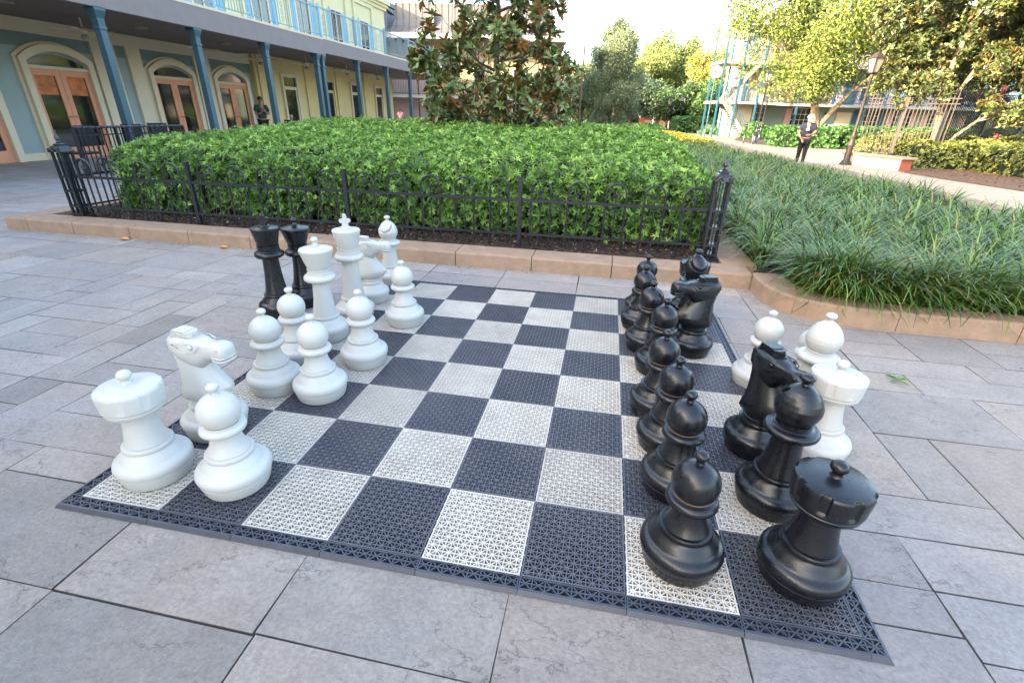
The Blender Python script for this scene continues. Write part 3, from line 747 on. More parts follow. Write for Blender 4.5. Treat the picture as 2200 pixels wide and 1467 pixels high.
make_queen('white', 'white queen with scalloped crown among the white pawns', sq(.46, 4.48), .2, GW)
make_king('white', 'white king with cross finial, tallest white piece, right of the white queen', sq(.51, 5.51), .5, GW)
WB0 = make_bishop('white', 'white bishop on the far edge row, behind the far white knight', sq(.30, 7.86), -1.7, GW)
dup(WB0, (3.027, 1.269, GZ), 1.13, 'white bishop off the board on the right, between a white pawn and the white rook', GW)
PB = make_pawn('black', 'nearest black pawn, on a light square left of the black rook', sq(6.515, .52), .5, GB)
for (a, b, rz, lb) in [
    (6.575, 1.58, 1.2, 'second black pawn from the near edge, just behind the nearest one'),
    (6.56, 2.41, 2.2, 'third black pawn from the near edge, left of the near black knight'),
    (6.49, 3.23, .2, 'fourth black pawn from the near edge of the row'),
    (6.62, 4.56, 2.9, 'fifth black pawn from the near edge, left of the far black knight'),
    (6.47, 5.44, 1.7, 'sixth black pawn from the near edge, behind the one beside the far knight'),
    (6.41, 6.45, .8, 'seventh black pawn, next to last at the far end of the row'),
    (6.50, 7.27, 2.4, 'farthest black pawn, last of the row by the stone kerb')]:
    dup(PB, sq(a, b), rz, lb, GB)
BRK = make_rook('black', 'black rook with notched crown on the nearest right corner square', sq(7.635, .55), .15, GB)
dup(BRK, sq(7.50, 7.42), .5, 'black rook at the far right corner, half hidden behind the far black bishop', GB)
BB0 = make_bishop('black', 'black bishop with smooth round head beside the near black rook', sq(7.64, 1.56), 1.75, GB)
dup(BB0, sq(7.36, 6.59), -1.25, 'black bishop with a slanting cut in its head, behind the far black knight', GB)
BN0 = make_knight('black', 'near black knight just behind the near black bishop, muzzle turned right', sq(7.72, 2.60), -1.2, GB)
dup(BN0, sq(7.29, 5.47), 3.44, 'far black knight facing left towards the row of black pawns', GB)
make_queen('black', 'black queen standing off the board on the left, just right of the black king', (-.352, 2.131, GZ), .1, GB)
make_king('black', 'black king with cross finial, standing off the board at the left', (-.425, 1.897, GZ), .15, GB)
# small fallen things
def small_leaf(name, label, loc, L, W, cols, rz, n=1, catg='leaf'):
    P = np.tile(np.array([0, 0, .006]), (n, 1)); a = rz + np.arange(n)*2.4*PI/max(n,1)
    D = np.stack([np.cos(a), np.sin(a), np.full(n, .12)], 1)
    g = leaf_geo(P, D, np.tile([0,0,1.], (n,1)) + RNG.normal(0,.2,(n,3)), L, W, .18, pick_cols(n, cols))
    o = quad_mesh(name, *g, 'dry_leaf'); o.location = loc; tag(o, label, catg); return o
small_leaf('fallen_leaf', 'dry tan leaf on the paving in front of the kerb, left of the black king', (-2.2, 3.40, GZ+.004), .11, .06, [(.45,.22,.07)], .2)
small_leaf('fallen_leaf', 'orange leaf resting against the foot of the stone kerb at left', (-3.5, 3.42, GZ+.004), .12, .07, [(.50,.24,.09)], .1)
small_leaf('leaf_sprig', 'small green sprig lying on the paving at right', (3.77, 1.83, GZ+.004), .075, .02, [(.10,.20,.04),(.16,.26,.06)], .7, 5, 'sprig')
small_leaf('fallen_leaf', 'curled brown leaf on the curved kerb at the right edge', (4.62, 2.80, KH+.014), .09, .05, [(.36,.22,.12)], .5)

# ------------------------------------------------------------------ hoop fences round the hedge
def hoop_mb(w=.20, z0=.12, zt=.785, mid=.235):
    mb = MB(); r = .0105; rad = w/2
    pts = [(-rad, 0, z0)] + [(-rad*math.cos(a), 0, zt-rad + rad*math.sin(a)) for a in [PI*k/14 for k in range(15)]] + [(rad, 0, z0)]
    mb.tube(pts, r, 7)
    mb.tube([(0,0,z0),(0,0,.635)], .0055, 6)
    # fleur finial
    mb.lathe([(.005,.628),(.011,.636),(.009,.644),(.005,.648),(.006,.655),(.013,.672),(.010,.692),(.004,.712),(.001,.720)], 8)
    for s in (-1, 1): mb.tube([(0,0,.650),(s*.018,0,.668),(s*.026,0,.688),(s*.020,0,.698)], [.005,.0055,.005,.003], 6)
    return mb
me_hoop = hoop_mb().mesh('hoop', 'iron', 50); me_hoop_n = hoop_mb(.15, .12, .76).mesh('hoop_narrow', 'iron', 50)
def add_mesh(name, me, parent, loc=(0,0,0), rz=0):
    o = bpy.data.objects.new(name, me); COL.objects.link(o); o.parent = parent; o.location = loc; o.rotation_euler = (0,0,rz); return o
def pylon(t, x, y):
    mb = MB()
    for sx in (-.062, .062):
        for sy in (-.062, .062): mb.box(x+sx-.012, x+sx+.012, y+sy-.012, y+sy+.012, .11, .86)
    for sx, sy in ((0,-.062),(0,.062),(-.062,0),(.062,0)): mb.box(x+sx-.006, x+sx+.006, y+sy-.006, y+sy+.006, .14, .85)
    for z in (.15, .245, .42, .585): mb.box(x-.0755, x+.0755, y-.0755, y+.0755, z-.011, z+.011)
    mb.box(x-.085, x+.085, y-.085, y+.085, .095, .125)
    cp = mb.build('corner_post', 'iron', t)
    c = MB()
    def rg(h, z): return [(x-h,y-h,z),(x+h,y-h,z),(x+h,y+h,z),(x-h,y+h,z)]
    c.loft([rg(.088,.86), rg(.088,.872), rg(.070,.905), rg(.056,.925), rg(.040,.930), rg(.040,.945), rg(.022,.958)])
    for s in (-1, 1):
        c.tube([(x+s*.075, y-.09, .862), (x+s*.04, y-.093, .90), (x, y-.093, .862)], .006, 6)
        c.box(x+s*.06-.022, x+s*.06+.022, y-.094, y-.080, .855, .90)
    c.lathe([(.022,.955),(.026,.965),(.014,.975),(.012,.985),(.024,1.000),(.020,1.020),(.010,1.045),(.006,1.058),(.012,1.066),(.010,1.078),(.004,1.092),(.0006,1.10)], 14, x, y)
    c.build('post_cap', 'iron', cp, 35)
ft = thing('hoop_fence', 'low black iron hoop fence running along the front of the clipped hedge', 'fence', (-.7, 3.92, 0))
def fy(x): return 3.87 + (x+4.45)*.018
def loc_(x, y): return x+.7, y-3.92
px_ = [-4.45, -2.82, -.90, 1.04, 3.0]
pylon(ft, *loc_(-4.45, fy(-4.45))); pylon(ft, *loc_(3.0, fy(3.0)))
for x in px_[1:-1]:
    a, b = loc_(x, fy(x)); mb = MB().box(a-.021, a+.021, b-.021, b+.021, .05, .80); mb.box(a-.024, a+.024, b-.024, b+.024, .80, .812); mb.build('post', 'iron', ft)
for i in range(4):
    a, b = px_[i]+.03, px_[i+1]-.03
    for z, h in ((.585, .028), (.235, .024)):
        A = loc_(a, fy(a)-.012); B = loc_(b, fy(b)-.012)
        MB().bar((A[0], A[1], z), (B[0], B[1], z), .022, h).build('rail', 'iron', ft)
    k = 4 if i == 0 else 5; p = (b-a)/k
    for j in range(k):
        x = a + p*(j+.5); q = loc_(x, fy(x)); add_mesh('hoop', me_hoop, ft, (q[0], q[1], 0), .018)
def side_fence(label, x, y0, y1):
    t = thing('hoop_fence', label, 'fence', (x, y0, 0))
    for z in (.585, .235): MB().bar((0, .08, z), (0, y1-y0, z), .012, .02).build('rail', 'iron', t)
    n = int((y1-y0-.15)/.235)
    for j in range(n): add_mesh('hoop', me_hoop_n, t, (.012*(j % 2), .2+.235*j, 0), PI/2)
    MB().box(-.02, .02, (y1-y0)-.02, (y1-y0)+.02, .05, .82).build('post', 'iron', t)
side_fence('black iron hoop fence returning beside the left end of the hedge', -4.45, 3.87, 6.6)
side_fence('black iron hoop fence returning beside the right end of the hedge', 3.0, 4.0, 6.4)

# ------------------------------------------------------------------ clipped hedge with whorled leaves
def rosettes(P, A, size, cols, w, k=7, wid=.27, cone=.55, jit=.15, ejit=.25):
    """whorls of k leaflets round axis A"""
    n = len(P); A = norm(A); h = norm(np.cross(A, rand_unit(n))); h2 = np.cross(A, h)
    gs = []; ph = RNG.uniform(0, 2*PI, n)
    base = pick_cols(n, cols, w, .16); size = size*RNG.uniform(.62, 1.25, n)
    for i in range(k):
        a = ph + 2*PI*i/k + RNG.normal(0, jit, n)
        rad = h*np.cos(a)[:, None] + h2*np.sin(a)[:, None]
        e = RNG.uniform(cone-ejit, cone+ejit, n)[:, None]
        D = rad*np.cos(e) + A*np.sin(e)
        N = A*np.cos(e) - rad*np.sin(e)
        L = size*RNG.uniform(.8, 1.2, n)
        gs.append(leaf_geo(P, D, N, L, L*wid, RNG.uniform(.05, .3, n), np.clip(base*RNG.uniform(.85, 1.15, (n, 1)), 0, 1)))
    return join_geo(gs)
HT = thing('clipped_hedge', 'broad clipped hedge with bright green whorled leaves behind the low iron fence', 'hedge', (-.6, 8, .1))
def hz(x, y):
    e = np.minimum(y-4.3, 4.0)/4.0
    z = .86 + .27*np.sqrt(np.clip(e, 0, 1)) + .025*np.sin(x*2.3+y*1.1) + .02*np.sin(x*5.1-y*3.3)
    ed = np.minimum(np.minimum(y-4.25, x+4.25), 2.95-x)          # rounded shoulder
    return z - .16*np.clip(1-ed/.3, 0, 1)**2
HY1 = 13.5
def hedge():
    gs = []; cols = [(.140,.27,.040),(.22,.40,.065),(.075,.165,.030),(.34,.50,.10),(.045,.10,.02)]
    def put(n, fn, size, w, cone=.5):
        P, A = fn(n); gs.append(rosettes(P, A + RNG.normal(0, .42, (n, 3)), size, cols, w, cone=cone, jit=.30, ejit=.42))
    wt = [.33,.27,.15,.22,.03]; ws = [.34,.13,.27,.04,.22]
    for y0, y1, dens, sz in ((4.25, 6.2, 620, .047), (6.2, 9, 340, .058), (9, HY1, 150, .082)):
        def top(n, y0=y0, y1=y1):
            x = RNG.uniform(-4.2, 2.92, n); y = RNG.uniform(y0, y1, n)
            z = hz(x, y) + RNG.normal(0, .022, n)
            return np.stack([x, y, z], 1), np.stack([np.zeros(n), np.where(y < 4.7, -.5, -.05), np.ones(n)], 1)
        put(int(7.1*(y1-y0)*dens), top, sz, wt)
    def front(n):
        x = RNG.uniform(-4.25, 2.95, n); z = .14 + .74*RNG.uniform(0, 1, n)**.8
        y = 4.3 + .08*(1-z) + RNG.normal(0, .045, n) + .03*np.sin(x*4) 
        return np.stack([x, y, z], 1), np.stack([np.zeros(n), -np.ones(n), np.full(n, .45)], 1)
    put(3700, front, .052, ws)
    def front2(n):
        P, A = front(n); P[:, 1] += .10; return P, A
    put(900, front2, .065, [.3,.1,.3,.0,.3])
    for xs, s in ((-4.25, -1), (2.95, 1)):
        def side(n, xs=xs, s=s):
            y = 4.3 + 9*RNG.uniform(0, 1, n)**1.6; z = .14 + RNG.uniform(0, 1, n)*(hz(np.full(n, xs - s*.3), y) - .2)
            x = xs - s*.04 + RNG.normal(0, .04, n)
            return np.stack([x, y, z], 1), np.stack([np.full(n, float(s)), np.zeros(n), np.full(n, .4)], 1)
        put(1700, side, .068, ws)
    v, f, c = join_geo(gs); v = v - np.array([-.6, 8, .1])
    quad_mesh('foliage', v, f, c, 'leaf_hedge', HT)
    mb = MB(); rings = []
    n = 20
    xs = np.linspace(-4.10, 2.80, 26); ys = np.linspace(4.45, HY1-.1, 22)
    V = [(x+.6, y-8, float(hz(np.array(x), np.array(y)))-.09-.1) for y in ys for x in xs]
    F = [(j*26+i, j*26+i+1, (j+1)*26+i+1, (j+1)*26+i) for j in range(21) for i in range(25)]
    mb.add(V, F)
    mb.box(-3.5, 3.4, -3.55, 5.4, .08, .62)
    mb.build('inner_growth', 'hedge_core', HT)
    st = MB()
    for i in range(110):
        x = random.uniform(-3.55, 3.5); y = random.uniform(-3.68, -3.45)
        st.tube([(x, y, -.02), (x+random.uniform(-.05,.05), y+.02, .25), (x+random.uniform(-.1,.1), y, .5)], [.008,.006,.004], 5)
    st.build('stems', 'twig', HT)
hedge()

# ------------------------------------------------------------------ liriope ground cover
gx_b = [(2.8, 6.7), (5.8, 6.9), (9.7, 7.7), (11.4, 7.4), (15, 7.2), (22, 6.9), (42, 6.7), (70, 6.5)]
def grass():
    inx = np.array([p[0] for p in CI]); iny = np.array([p[1] for p in CI])
    gs = []
    def blades(cx, cy, nb, L, Wd, seg, cols, w, spread=.05, z0=.08):
        n = len(cx)*nb
        bx = np.repeat(cx, nb) + RNG.normal(0, spread, n); by = np.repeat(cy, nb) + RNG.normal(0, spread, n)
        az = RNG.uniform(0, 2*PI, n)
        lean = np.abs(RNG.normal(0, .36, n)) + .25          # start lean from vertical
        curl = RNG.uniform(1.2, 2.6, n)
        LL = L*RNG.uniform(.65, 1.2, n)
        pos = np.stack([bx, by, np.full(n, z0)], 1); th = lean.copy()
        side = np.stack([-np.sin(az), np.cos(az), np.zeros(n)], 1)
        rows = []
        for k in range(seg+1):
            t = k/seg; wv = Wd*(1 - .85*t**2.2)*(.7+.3*min(1, t*4))
            wv = wv*RNG.uniform(.97, 1.03, n)
            tw = side
            rows.append((pos - tw*wv[:, None]*.5, pos + tw*wv[:, None]*.5))
            d = np.stack([np.cos(az)*np.sin(th), np.sin(az)*np.sin(th), np.cos(th)], 1)
            pos = pos + d*(LL/seg)[:, None]; pos[:, 2] = np.maximum(pos[:, 2], z0+.01)
            th = np.minimum(th + curl/seg*(.4+1.1*t), 2.75)
        V = np.stack([r for pr in rows for r in pr], 1)      # n, 2(seg+1), 3
        b = np.arange(n)[:, None]*(2*(seg+1))
        F = np.concatenate([b + np.array([[2*k, 2*k+1, 2*k+3, 2*k+2]]) for k in range(seg)], 0)
        c = pick_cols(n, cols, w, .15); C3 = np.repeat(c[:, None, :], 2*(seg+1), 1)
        tip = RNG.uniform(0, 1, n) < .16
        C3[tip, -2:, :] = (.42, .24, .08)
        gs.append((V.reshape(-1, 3), F, C3.reshape(-1, 3)))
    cols = [(.070,.145,.018),(.115,.205,.028),(.022,.048,.008),(.22,.30,.07),(.34,.24,.07)]; w = [.34,.30,.2,.13,.03]
    def pts(y0, y1, d):
        out = []
        y = y0
        while y < y1:
            xb = np.interp(y, [p[0] for p in gx_b], [p[1] for p in gx_b]) if y > 3.4 else 9.2
            if y < 7: xb = max(xb, 9.0 - (y-3)*.45)
            x = 3.55
            while x < xb:
                X = x + random.uniform(-.4, .4)*d; Y = y + random.uniform(-.4, .4)*d
                if X > 3.62 or Y > 3.9:
                    yi = np.interp(X, inx[15:], iny[15:]) if X > 3.7 else 3.15
                    if Y > yi + .13 and X < xb and X > 3.5: out.append((X, Y))
                x += d
            y += d
        a = np.array(out); return a[:, 0], a[:, 1]
    x, y = pts(2.9, 5.8, .40); blades(x, y, 150, .60, .0140, 7, cols, w, .030)
    ci = [(a, b) for a, b in CI[16:] ]; ex = np.array([a + random.uniform(-.05,.05) for a, b in ci for _ in (0,)]); ey = np.array([b + .16 + random.uniform(0,.06) for a, b in ci])
    blades(ex, ey, 150, .62, .0115, 7, cols, w, .045)
    x, y = pts(5.8, 9.5, .42); blades(x, y, 105, .60, .0170, 6, cols, w, .040)
    x, y = pts(9.5, 16, .42); blades(x, y, 72, .52, .017, 4, cols, w, .09)
    x, y = pts(16, 30, .5); blades(x, y, 40, .50, .028, 3, cols, w, .16)
    x, y = pts(30, 60, .85); blades(x, y, 34, .52, .05, 3, cols, w, .28)
    v, f, c = join_geo(gs)
    o = quad_mesh('grass_ground_cover', v, f, c, 'leaf_grass'); tag(o, 'dense dark green strappy lily turf spilling over the curved kerb', 'ground cover', kind='stuff')
grass()
def flowers(label, x0, x1, y0, y1, z0, z1, n, size, material='flower_yellow', green=True):
    t = thing('flower_bed', label, 'flower bed', ((x0+x1)/2, (y0+y1)/2, 0)); o3 = np.array([(x0+x1)/2, (y0+y1)/2, 0])
    P = np.stack([RNG.uniform(x0, x1, n), RNG.uniform(y0, y1, n), RNG.uniform(z0, z1, n)], 1)
    col = {'flower_yellow': [(.85,.60,.03),(.90,.72,.10),(.75,.42,.02)], 'flower_pink': [(.75,.10,.14)]}[material]
    g = rosettes(P, np.array([[0,0,1.]]) + RNG.normal(0, .3, (n, 3)), size, col, None, k=6, wid=.7, cone=.4)
    quad_mesh('blossoms', g[0]-o3, g[1], g[2], 'dry_leaf', t)
    if green:
        m = n*2; P = np.stack([RNG.uniform(x0, x1, m), RNG.uniform(y0, y1, m), RNG.uniform(.05, z1-.03, m)], 1)
        g = rosettes(P, np.array([[0,-.4,1.]]) + RNG.normal(0, .4, (m, 3)), size*1.4, [(.08,.20,.03),(.05,.14,.03)], None, k=5)
        quad_mesh('leaves', g[0]-o3, g[1], g[2], 'leaf_hedge', t)
flowers('strip of yellow flowers beyond the clipped hedge, right of the magnolia', .3, 2.6, 17, 19.5, .85, 1.10, 420, .05)
flowers('yellow flowering strip along the far end of the lily turf by the path', 5.2, 6.7, 24, 40, .36, .50, 1300, .06)

# ------------------------------------------------------------------ foliage blocks (distant hedges, shrubs)
def leaf_block(name, label, catg, x0, x1, y0, y1, z1, size, dens, cols, w=None, rz=0, group=None, round_=.0, lump=.05, core='hedge_core', mat_='leaf_hedge', z0=.0):
    cx, cy = (x0+x1)/2, (y0+y1)/2; hx, hy = (x1-x0)/2, (y1-y0)/2
    t = thing(name, label, catg, (cx, cy, z0), rz, group)
    A = []
    areas = [('t', 4*hx*hy), ('f', 2*hx*z1), ('b', 2*hx*z1*.4), ('l', 2*hy*z1), ('r', 2*hy*z1)]
    Ps = []; Ns = []
    for kd, ar in areas:
        n = max(20, int(ar*dens)); u = RNG.uniform(-1, 1, n); v = RNG.uniform(0, 1, n)
        if kd == 't': p = np.stack([u*hx, (v*2-1)*hy, np.full(n, z1)], 1); q = (0,0,1)
        elif kd == 'f': p = np.stack([u*hx, np.full(n, -hy), v*z1], 1); q = (0,-1,.3)
        elif kd == 'b': p = np.stack([u*hx, np.full(n, hy), v*z1], 1); q = (0,1,.3)
        elif kd == 'l': p = np.stack([np.full(n, -hx), u*hy, v*z1], 1); q = (-1,0,.3)
        else: p = np.stack([np.full(n, hx), u*hy, v*z1], 1); q = (1,0,.3)
        Ps.append(p); Ns.append(np.tile(np.array(q, float), (n, 1)))
    P = np.concatenate(Ps); N = np.concatenate(Ns)
    if round_ > 0:      # squash to a superellipsoid mound
        q = np.stack([P[:, 0]/hx, P[:, 1]/hy, P[:, 2]/z1], 1); l = (np.abs(q)**(2/round_)).sum(1)**(round_/2)
        P = P/np.maximum(l, 1e-3)[:, None]; N = norm(P/np.array([hx**2, hy**2, z1**2]))
    P = P + N*(lump*np.sin(P[:, 0:1]*5+P[:, 2:3]*7) + RNG.normal(0, size*.35, (len(P), 1)))
    P[:, 2] = np.maximum(P[:, 2], .02)
    g = rosettes(P, N + RNG.normal(0, .45, N.shape), size, cols, w, k=5, wid=.42)
    quad_mesh('foliage', *g, mat_, t)
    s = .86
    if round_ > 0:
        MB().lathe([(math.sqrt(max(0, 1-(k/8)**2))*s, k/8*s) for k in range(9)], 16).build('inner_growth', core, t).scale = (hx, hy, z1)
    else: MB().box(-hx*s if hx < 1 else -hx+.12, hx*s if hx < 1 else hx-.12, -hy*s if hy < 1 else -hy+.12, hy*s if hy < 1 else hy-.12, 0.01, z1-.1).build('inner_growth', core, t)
    return t
HC = [(.05,.15,.03),(.08,.21,.04),(.03,.09,.02)]; YC = [(.16,.19,.04),(.21,.23,.05),(.10,.13,.03)]
leaf_block('clipped_hedge', 'clipped dark green hedge behind the walking person, left of the big oak', 'hedge', 11.4, 14.6, 31.2, 33.4, 1.02, .10, 90, HC)
leaf_block('clipped_hedge', 'long clipped hedge in front of the blue balcony building, right of the oak trunk', 'hedge', 15.0, 23.5, 31.5, 33.5, 1.12, .10, 70, HC)
leaf_block('clipped_hedge', 'clipped hedge with a sunlit top right of the slim leaning magnolia', 'hedge', 17.0, 30.0, 25.5, 28.2, 1.15, .10, 60, HC)
leaf_block('shrub', 'rounded green shrub beside the foot of the outdoor stair', 'shrub', 12.6, 14.6, 44.0, 46.0, 1.15, .13, 70, HC, round_=.8)
leaf_block('clipped_hedge', 'square cut low hedge at the far side of the path, left of the stair', 'hedge', 8.6, 12.2, 56, 61, 1.35, .2, 30, HC)
leaf_block('shrub', 'tall rounded shrub behind the square cut far hedge', 'shrub', 11.2, 14.4, 62, 65, 2.6, .2, 30, HC, round_=.9)
leaf_block('shrub', 'pale green mounded shrub at the front of the square far hedge', 'shrub', 10.3, 12.9, 51.5, 54, .75, .16, 50, [(.14,.22,.10),(.10,.18,.07)], round_=.9)
leaf_block('shrub', 'small dark round shrub far down the path by the bare brick pier', 'shrub', 2.6, 5.4, 70, 73, 2.2, .2, 30, HC, round_=.9)
leaf_block('lawn_patch', 'bright green low planting at the far bend of the path', 'planting', 3.3, 7.0, 52, 68, .45, .2, 26, [(.10,.28,.04),(.13,.33,.05)])
leaf_block('shrub', 'low sunlit yellow green shrubs in front of the tall iron fence at right', 'shrub', 11.9, 14.6, 18.6, 22.5, .80, .08, 150, YC, lump=.07)
leaf_block('shrub', 'yellow green shrub mass nearest the mulch at the right edge', 'shrub', 14.0, 20.0, 15.8, 20.0, .78, .09, 110, YC, lump=.08)
leaf_block('shrub', 'upper bank of yellow green shrubs under the leaning magnolia at right', 'shrub', 13.6, 23.0, 20.5, 24.5, .95, .10, 80, [(.19,.22,.05),(.15,.18,.04),(.26,.24,.07)], lump=.08)
for i, (fx, fy_, fz) in enumerate([(13.2, 19.6, .86), (15.6, 20.6, .98), (16.8, 20.8, 1.0), (13.7, 20.8, .98)]):
    P = np.array([[0,0,0]]) + RNG.normal(0, .06, (14, 3)); g = rosettes(P, RNG.normal(0, .4, (14,3)) + [0,0,1], .05, [(.75,.10,.14)], None, k=6, wid=.7)
    o = quad_mesh('pink_blossom', *g, 'dry_leaf'); o.location = (fx, fy_, fz)
    tag(o, ['pink blossom cluster on the low shrubs nearest the iron fence', 'pink blossom cluster left of centre on the upper shrub bank', 'pink blossom cluster farthest right on the upper shrub bank', 'pink blossom cluster beside the foot of the leaning magnolia'][i], 'blossom')

# ------------------------------------------------------------------ trees
def tree(name, label, loc, trunk, clusters, nleaf, L, W, cols, w=None, bark='bark', lmat='leaf_tree', rosette=0, droop=.2, fill=.0, twigs=3, group=None, up=.3):
    """trunk: list of polylines [(x,y,z,r)..] local; clusters: (x,y,z,r)"""
    t = thing(name, label, 'tree', loc, 0, group)
    tb = MB()
    for pl in trunk: tb.tube([p[:3] for p in pl], [p[3] for p in pl], 10)
    tips = [q for pl in trunk for q in pl[1:]]
    zc0 = trunk[0][0]
    for (cx, cy, cz, cr) in sorted(clusters, key=lambda c: min((p[0]-c[0])**2+(p[1]-c[1])**2+(p[2]-c[2])**2 for p in tips)):
        s = min(tips, key=lambda p: (p[0]-cx)**2+(p[1]-cy)**2+(p[2]-cz)**2*.6 + (6 if p[2] > cz-.1 else 0))
        a = Vector(s[:3]); b = Vector((cx, cy, cz)); d = b-a
        if d.length < .05: continue
        mid = a + d*.5 + Vector((random.uniform(-.1,.1), random.uniform(-.1,.1), random.uniform(.0,.12)))*d.length
        r0 = min(s[3]*.62, .010+cr*.030); tips = tips + [(cx, cy, cz, max(r0*.55, .006))]
        tb.tube([a, mid, b], [r0, r0*.7, r0*.4], 6)
        for k in range(twigs):
            e = b + Vector([random.gauss(0,1) for _ in range(3)]).normalized()*cr*.85
            tb.tube([mid.lerp(b, random.uniform(.3, 1)), b.lerp(e, .5)+Vector((0,0,.05*cr)), e], [r0*.4, r0*.28, r0*.12], 4)
    tb.build('trunk', bark, t, 60)
    C4 = np.array(clusters); vol = C4[:, 3]**2.2; idx = RNG.choice(len(C4), nleaf, p=vol/vol.sum())
    u = rand_unit(nleaf); rr = RNG.uniform(fill, 1, nleaf)**.6
    P = C4[idx, :3] + u*(C4[idx, 3]*rr)[:, None]
    if rosette:
        g = rosettes(P, u*.8 + np.array([0,0,.5]) + RNG.normal(0,.4,(nleaf,3)), L, cols, w, k=rosette, wid=W/L, cone=.45, jit=.8, ejit=.75)
    else:
        D = u*.5 + RNG.normal(0, .7, (nleaf, 3)) - np.array([0,0,.15]); N = rand_unit(nleaf) + np.array([0,0,up])
        shade = pick_cols(nleaf, cols, w, .16)
        g = leaf_geo(P, D, N, L*RNG.uniform(.6, 1.3, nleaf), W*RNG.uniform(.7, 1.2, nleaf), droop, shade)
    quad_mesh('crown', *g, lmat, t)
    return t
def cl_random(n, cx, cy, cz, rx, ry, rz_, r0, r1):
    out = []
    while len(out) < n:
        u = [random.uniform(-1, 1) for _ in range(3)]
        if sum(q*q for q in u) > 1: continue
        out.append((cx+u[0]*rx, cy+u[1]*ry, cz+u[2]*rz_, random.uniform(r0, r1)))
    return out
# young southern magnolia in the hedge bed
cl = []
for k in range(260):
    z = .75 + 4.85*random.random()**1.25
    prof = np.interp(z, [.75, 1.6, 2.3, 3.2, 4.4, 5.7], [1.35, 1.60, 1.56, 1.42, .95, .25])
    a = random.uniform(0, 2*PI); q = prof*math.sqrt(random.uniform(.12, 1))
    cl.append((q*math.cos(a), q*math.sin(a), z, random.uniform(.10, .24)))
tr = [[(0,0,0,.085),(.04,0,1.0,.075),(-.02,.03,1.9,.06),(.05,0,2.8,.045),(0,.02,3.8,.032),(.02,0,5.2,.012)]]
for k in range(26):
    z = .9 + k*.165; a = k*2.4; l = np.interp(z, [1,2.3,3.2,4.4,5.7],[1.1,1.35,1.1,.7,.2])
    tr.append([(0,0,z,.03),(math.cos(a)*l*.4, math.sin(a)*l*.4, z+.12, .018),(math.cos(a)*l*.85, math.sin(a)*l*.85, z+.42, .009)])
tree('magnolia_tree', 'conical magnolia with glossy leaves and brown undersides rising from the hedge', (-.50, 9.7, .1), tr, cl, 2250, .155, .062,
     [(.115,.175,.050),(.155,.215,.075),(.055,.090,.026),(.26,.31,.14)], [.4,.3,.2,.1], bark='bark_dark', lmat='leaf_mag', rosette=8, twigs=1)
# oak in front of the right building
cl = cl_random(80, -1.2, .4, 7.3, 7.2, 3.4, 4.0, .9, 1.8) + [(-4.6,-1,3.7,.9),(-3.4,-1.2,3.2,.9),(-2.0,-1.6,3.4,.9),(-5.8,-.5,5.0,1.0),(2.4,-1.2,3.7,.8),(3.4,-.6,4.1,.9),(-1.2,-1.8,4.6,.9),(-6.6,-.3,7.3,1.0),(-7.6,0,6.3,.8),(-7.4,0,9,.9)]
tree('oak_tree', 'large spreading oak with sunlit yellow green leaves in front of the right building', (16.5, 40.0, 0),
     [[(0,0,0,.40),(-.15,0,.9,.31),(-.40,0,1.8,.28),(-.75,.1,2.9,.21),(-1.0,.1,4.2,.15),(-1.2,0,6.4,.08)],
      [(.0,0,1.1,.22),(.75,-.1,2.3,.16),(1.4,-.2,3.3,.12),(2.7,-.3,4.6,.08)], [(-.6,0,2.4,.15),(-1.5,-.2,3.6,.11),(-2.6,-.3,4.8,.08),(-3.6,0,6.0,.05)], [(-.7,.1,2.7,.15),(-.5,.3,4.2,.11),(.1,.4,6.2,.07)]],
     cl, 36000, .21, .09, [(.14,.20,.04),(.20,.25,.05),(.09,.14,.03),(.27,.29,.07)], [.36,.3,.2,.14], bark='bark', fill=.15)
# large magnolia at right
cl = cl_random(86, 2.2, .8, 5.3, 5.2, 2.6, 3.3, .55, 1.0) + [(-2.4,-.3,2.75,.5),(-1.6,-.5,2.3,.5),(1.6,-.6,1.75,.45),(2.3,-.6,1.85,.5),(3.2,-.4,2.0,.5),(-.9,-.6,2.5,.5),(.9,-.4,2.0,.35),(-2.3,0,3.6,.6),(-2.7,0,4.6,.7),(-1.9,0,5.6,.8)]
tree('magnolia_tree', 'big magnolia with a pale leaning trunk among the yellow green shrubs at right', (13.45, 20.0, .03),
     [[(-.05,0,0,.22),(-.08,0,.45,.15),(-.16,0,1.2,.125),(-.28,0,1.9,.11),(-.42,0,2.8,.09),(-.3,0,4.4,.06)], [(.0,0,.42,.075),(.40,-.05,.95,.06),(.90,-.1,1.5,.045),(1.6,-.2,2.0,.03)],
      [(-.26,0,1.8,.07),(.10,0,2.5,.05),(.5,0,3.6,.045)], [(-.28,0,1.9,.07),(-.58,0,2.4,.055),(-.8,0,3.2,.05)]],
     cl, 15000, .155, .064, [(.060,.085,.024),(.085,.115,.034),(.038,.06,.02),(.15,.17,.06)], [.35,.3,.2,.15], bark='bark_pale', lmat='leaf_mag_pale', rosette=7, fill=.2, twigs=1)
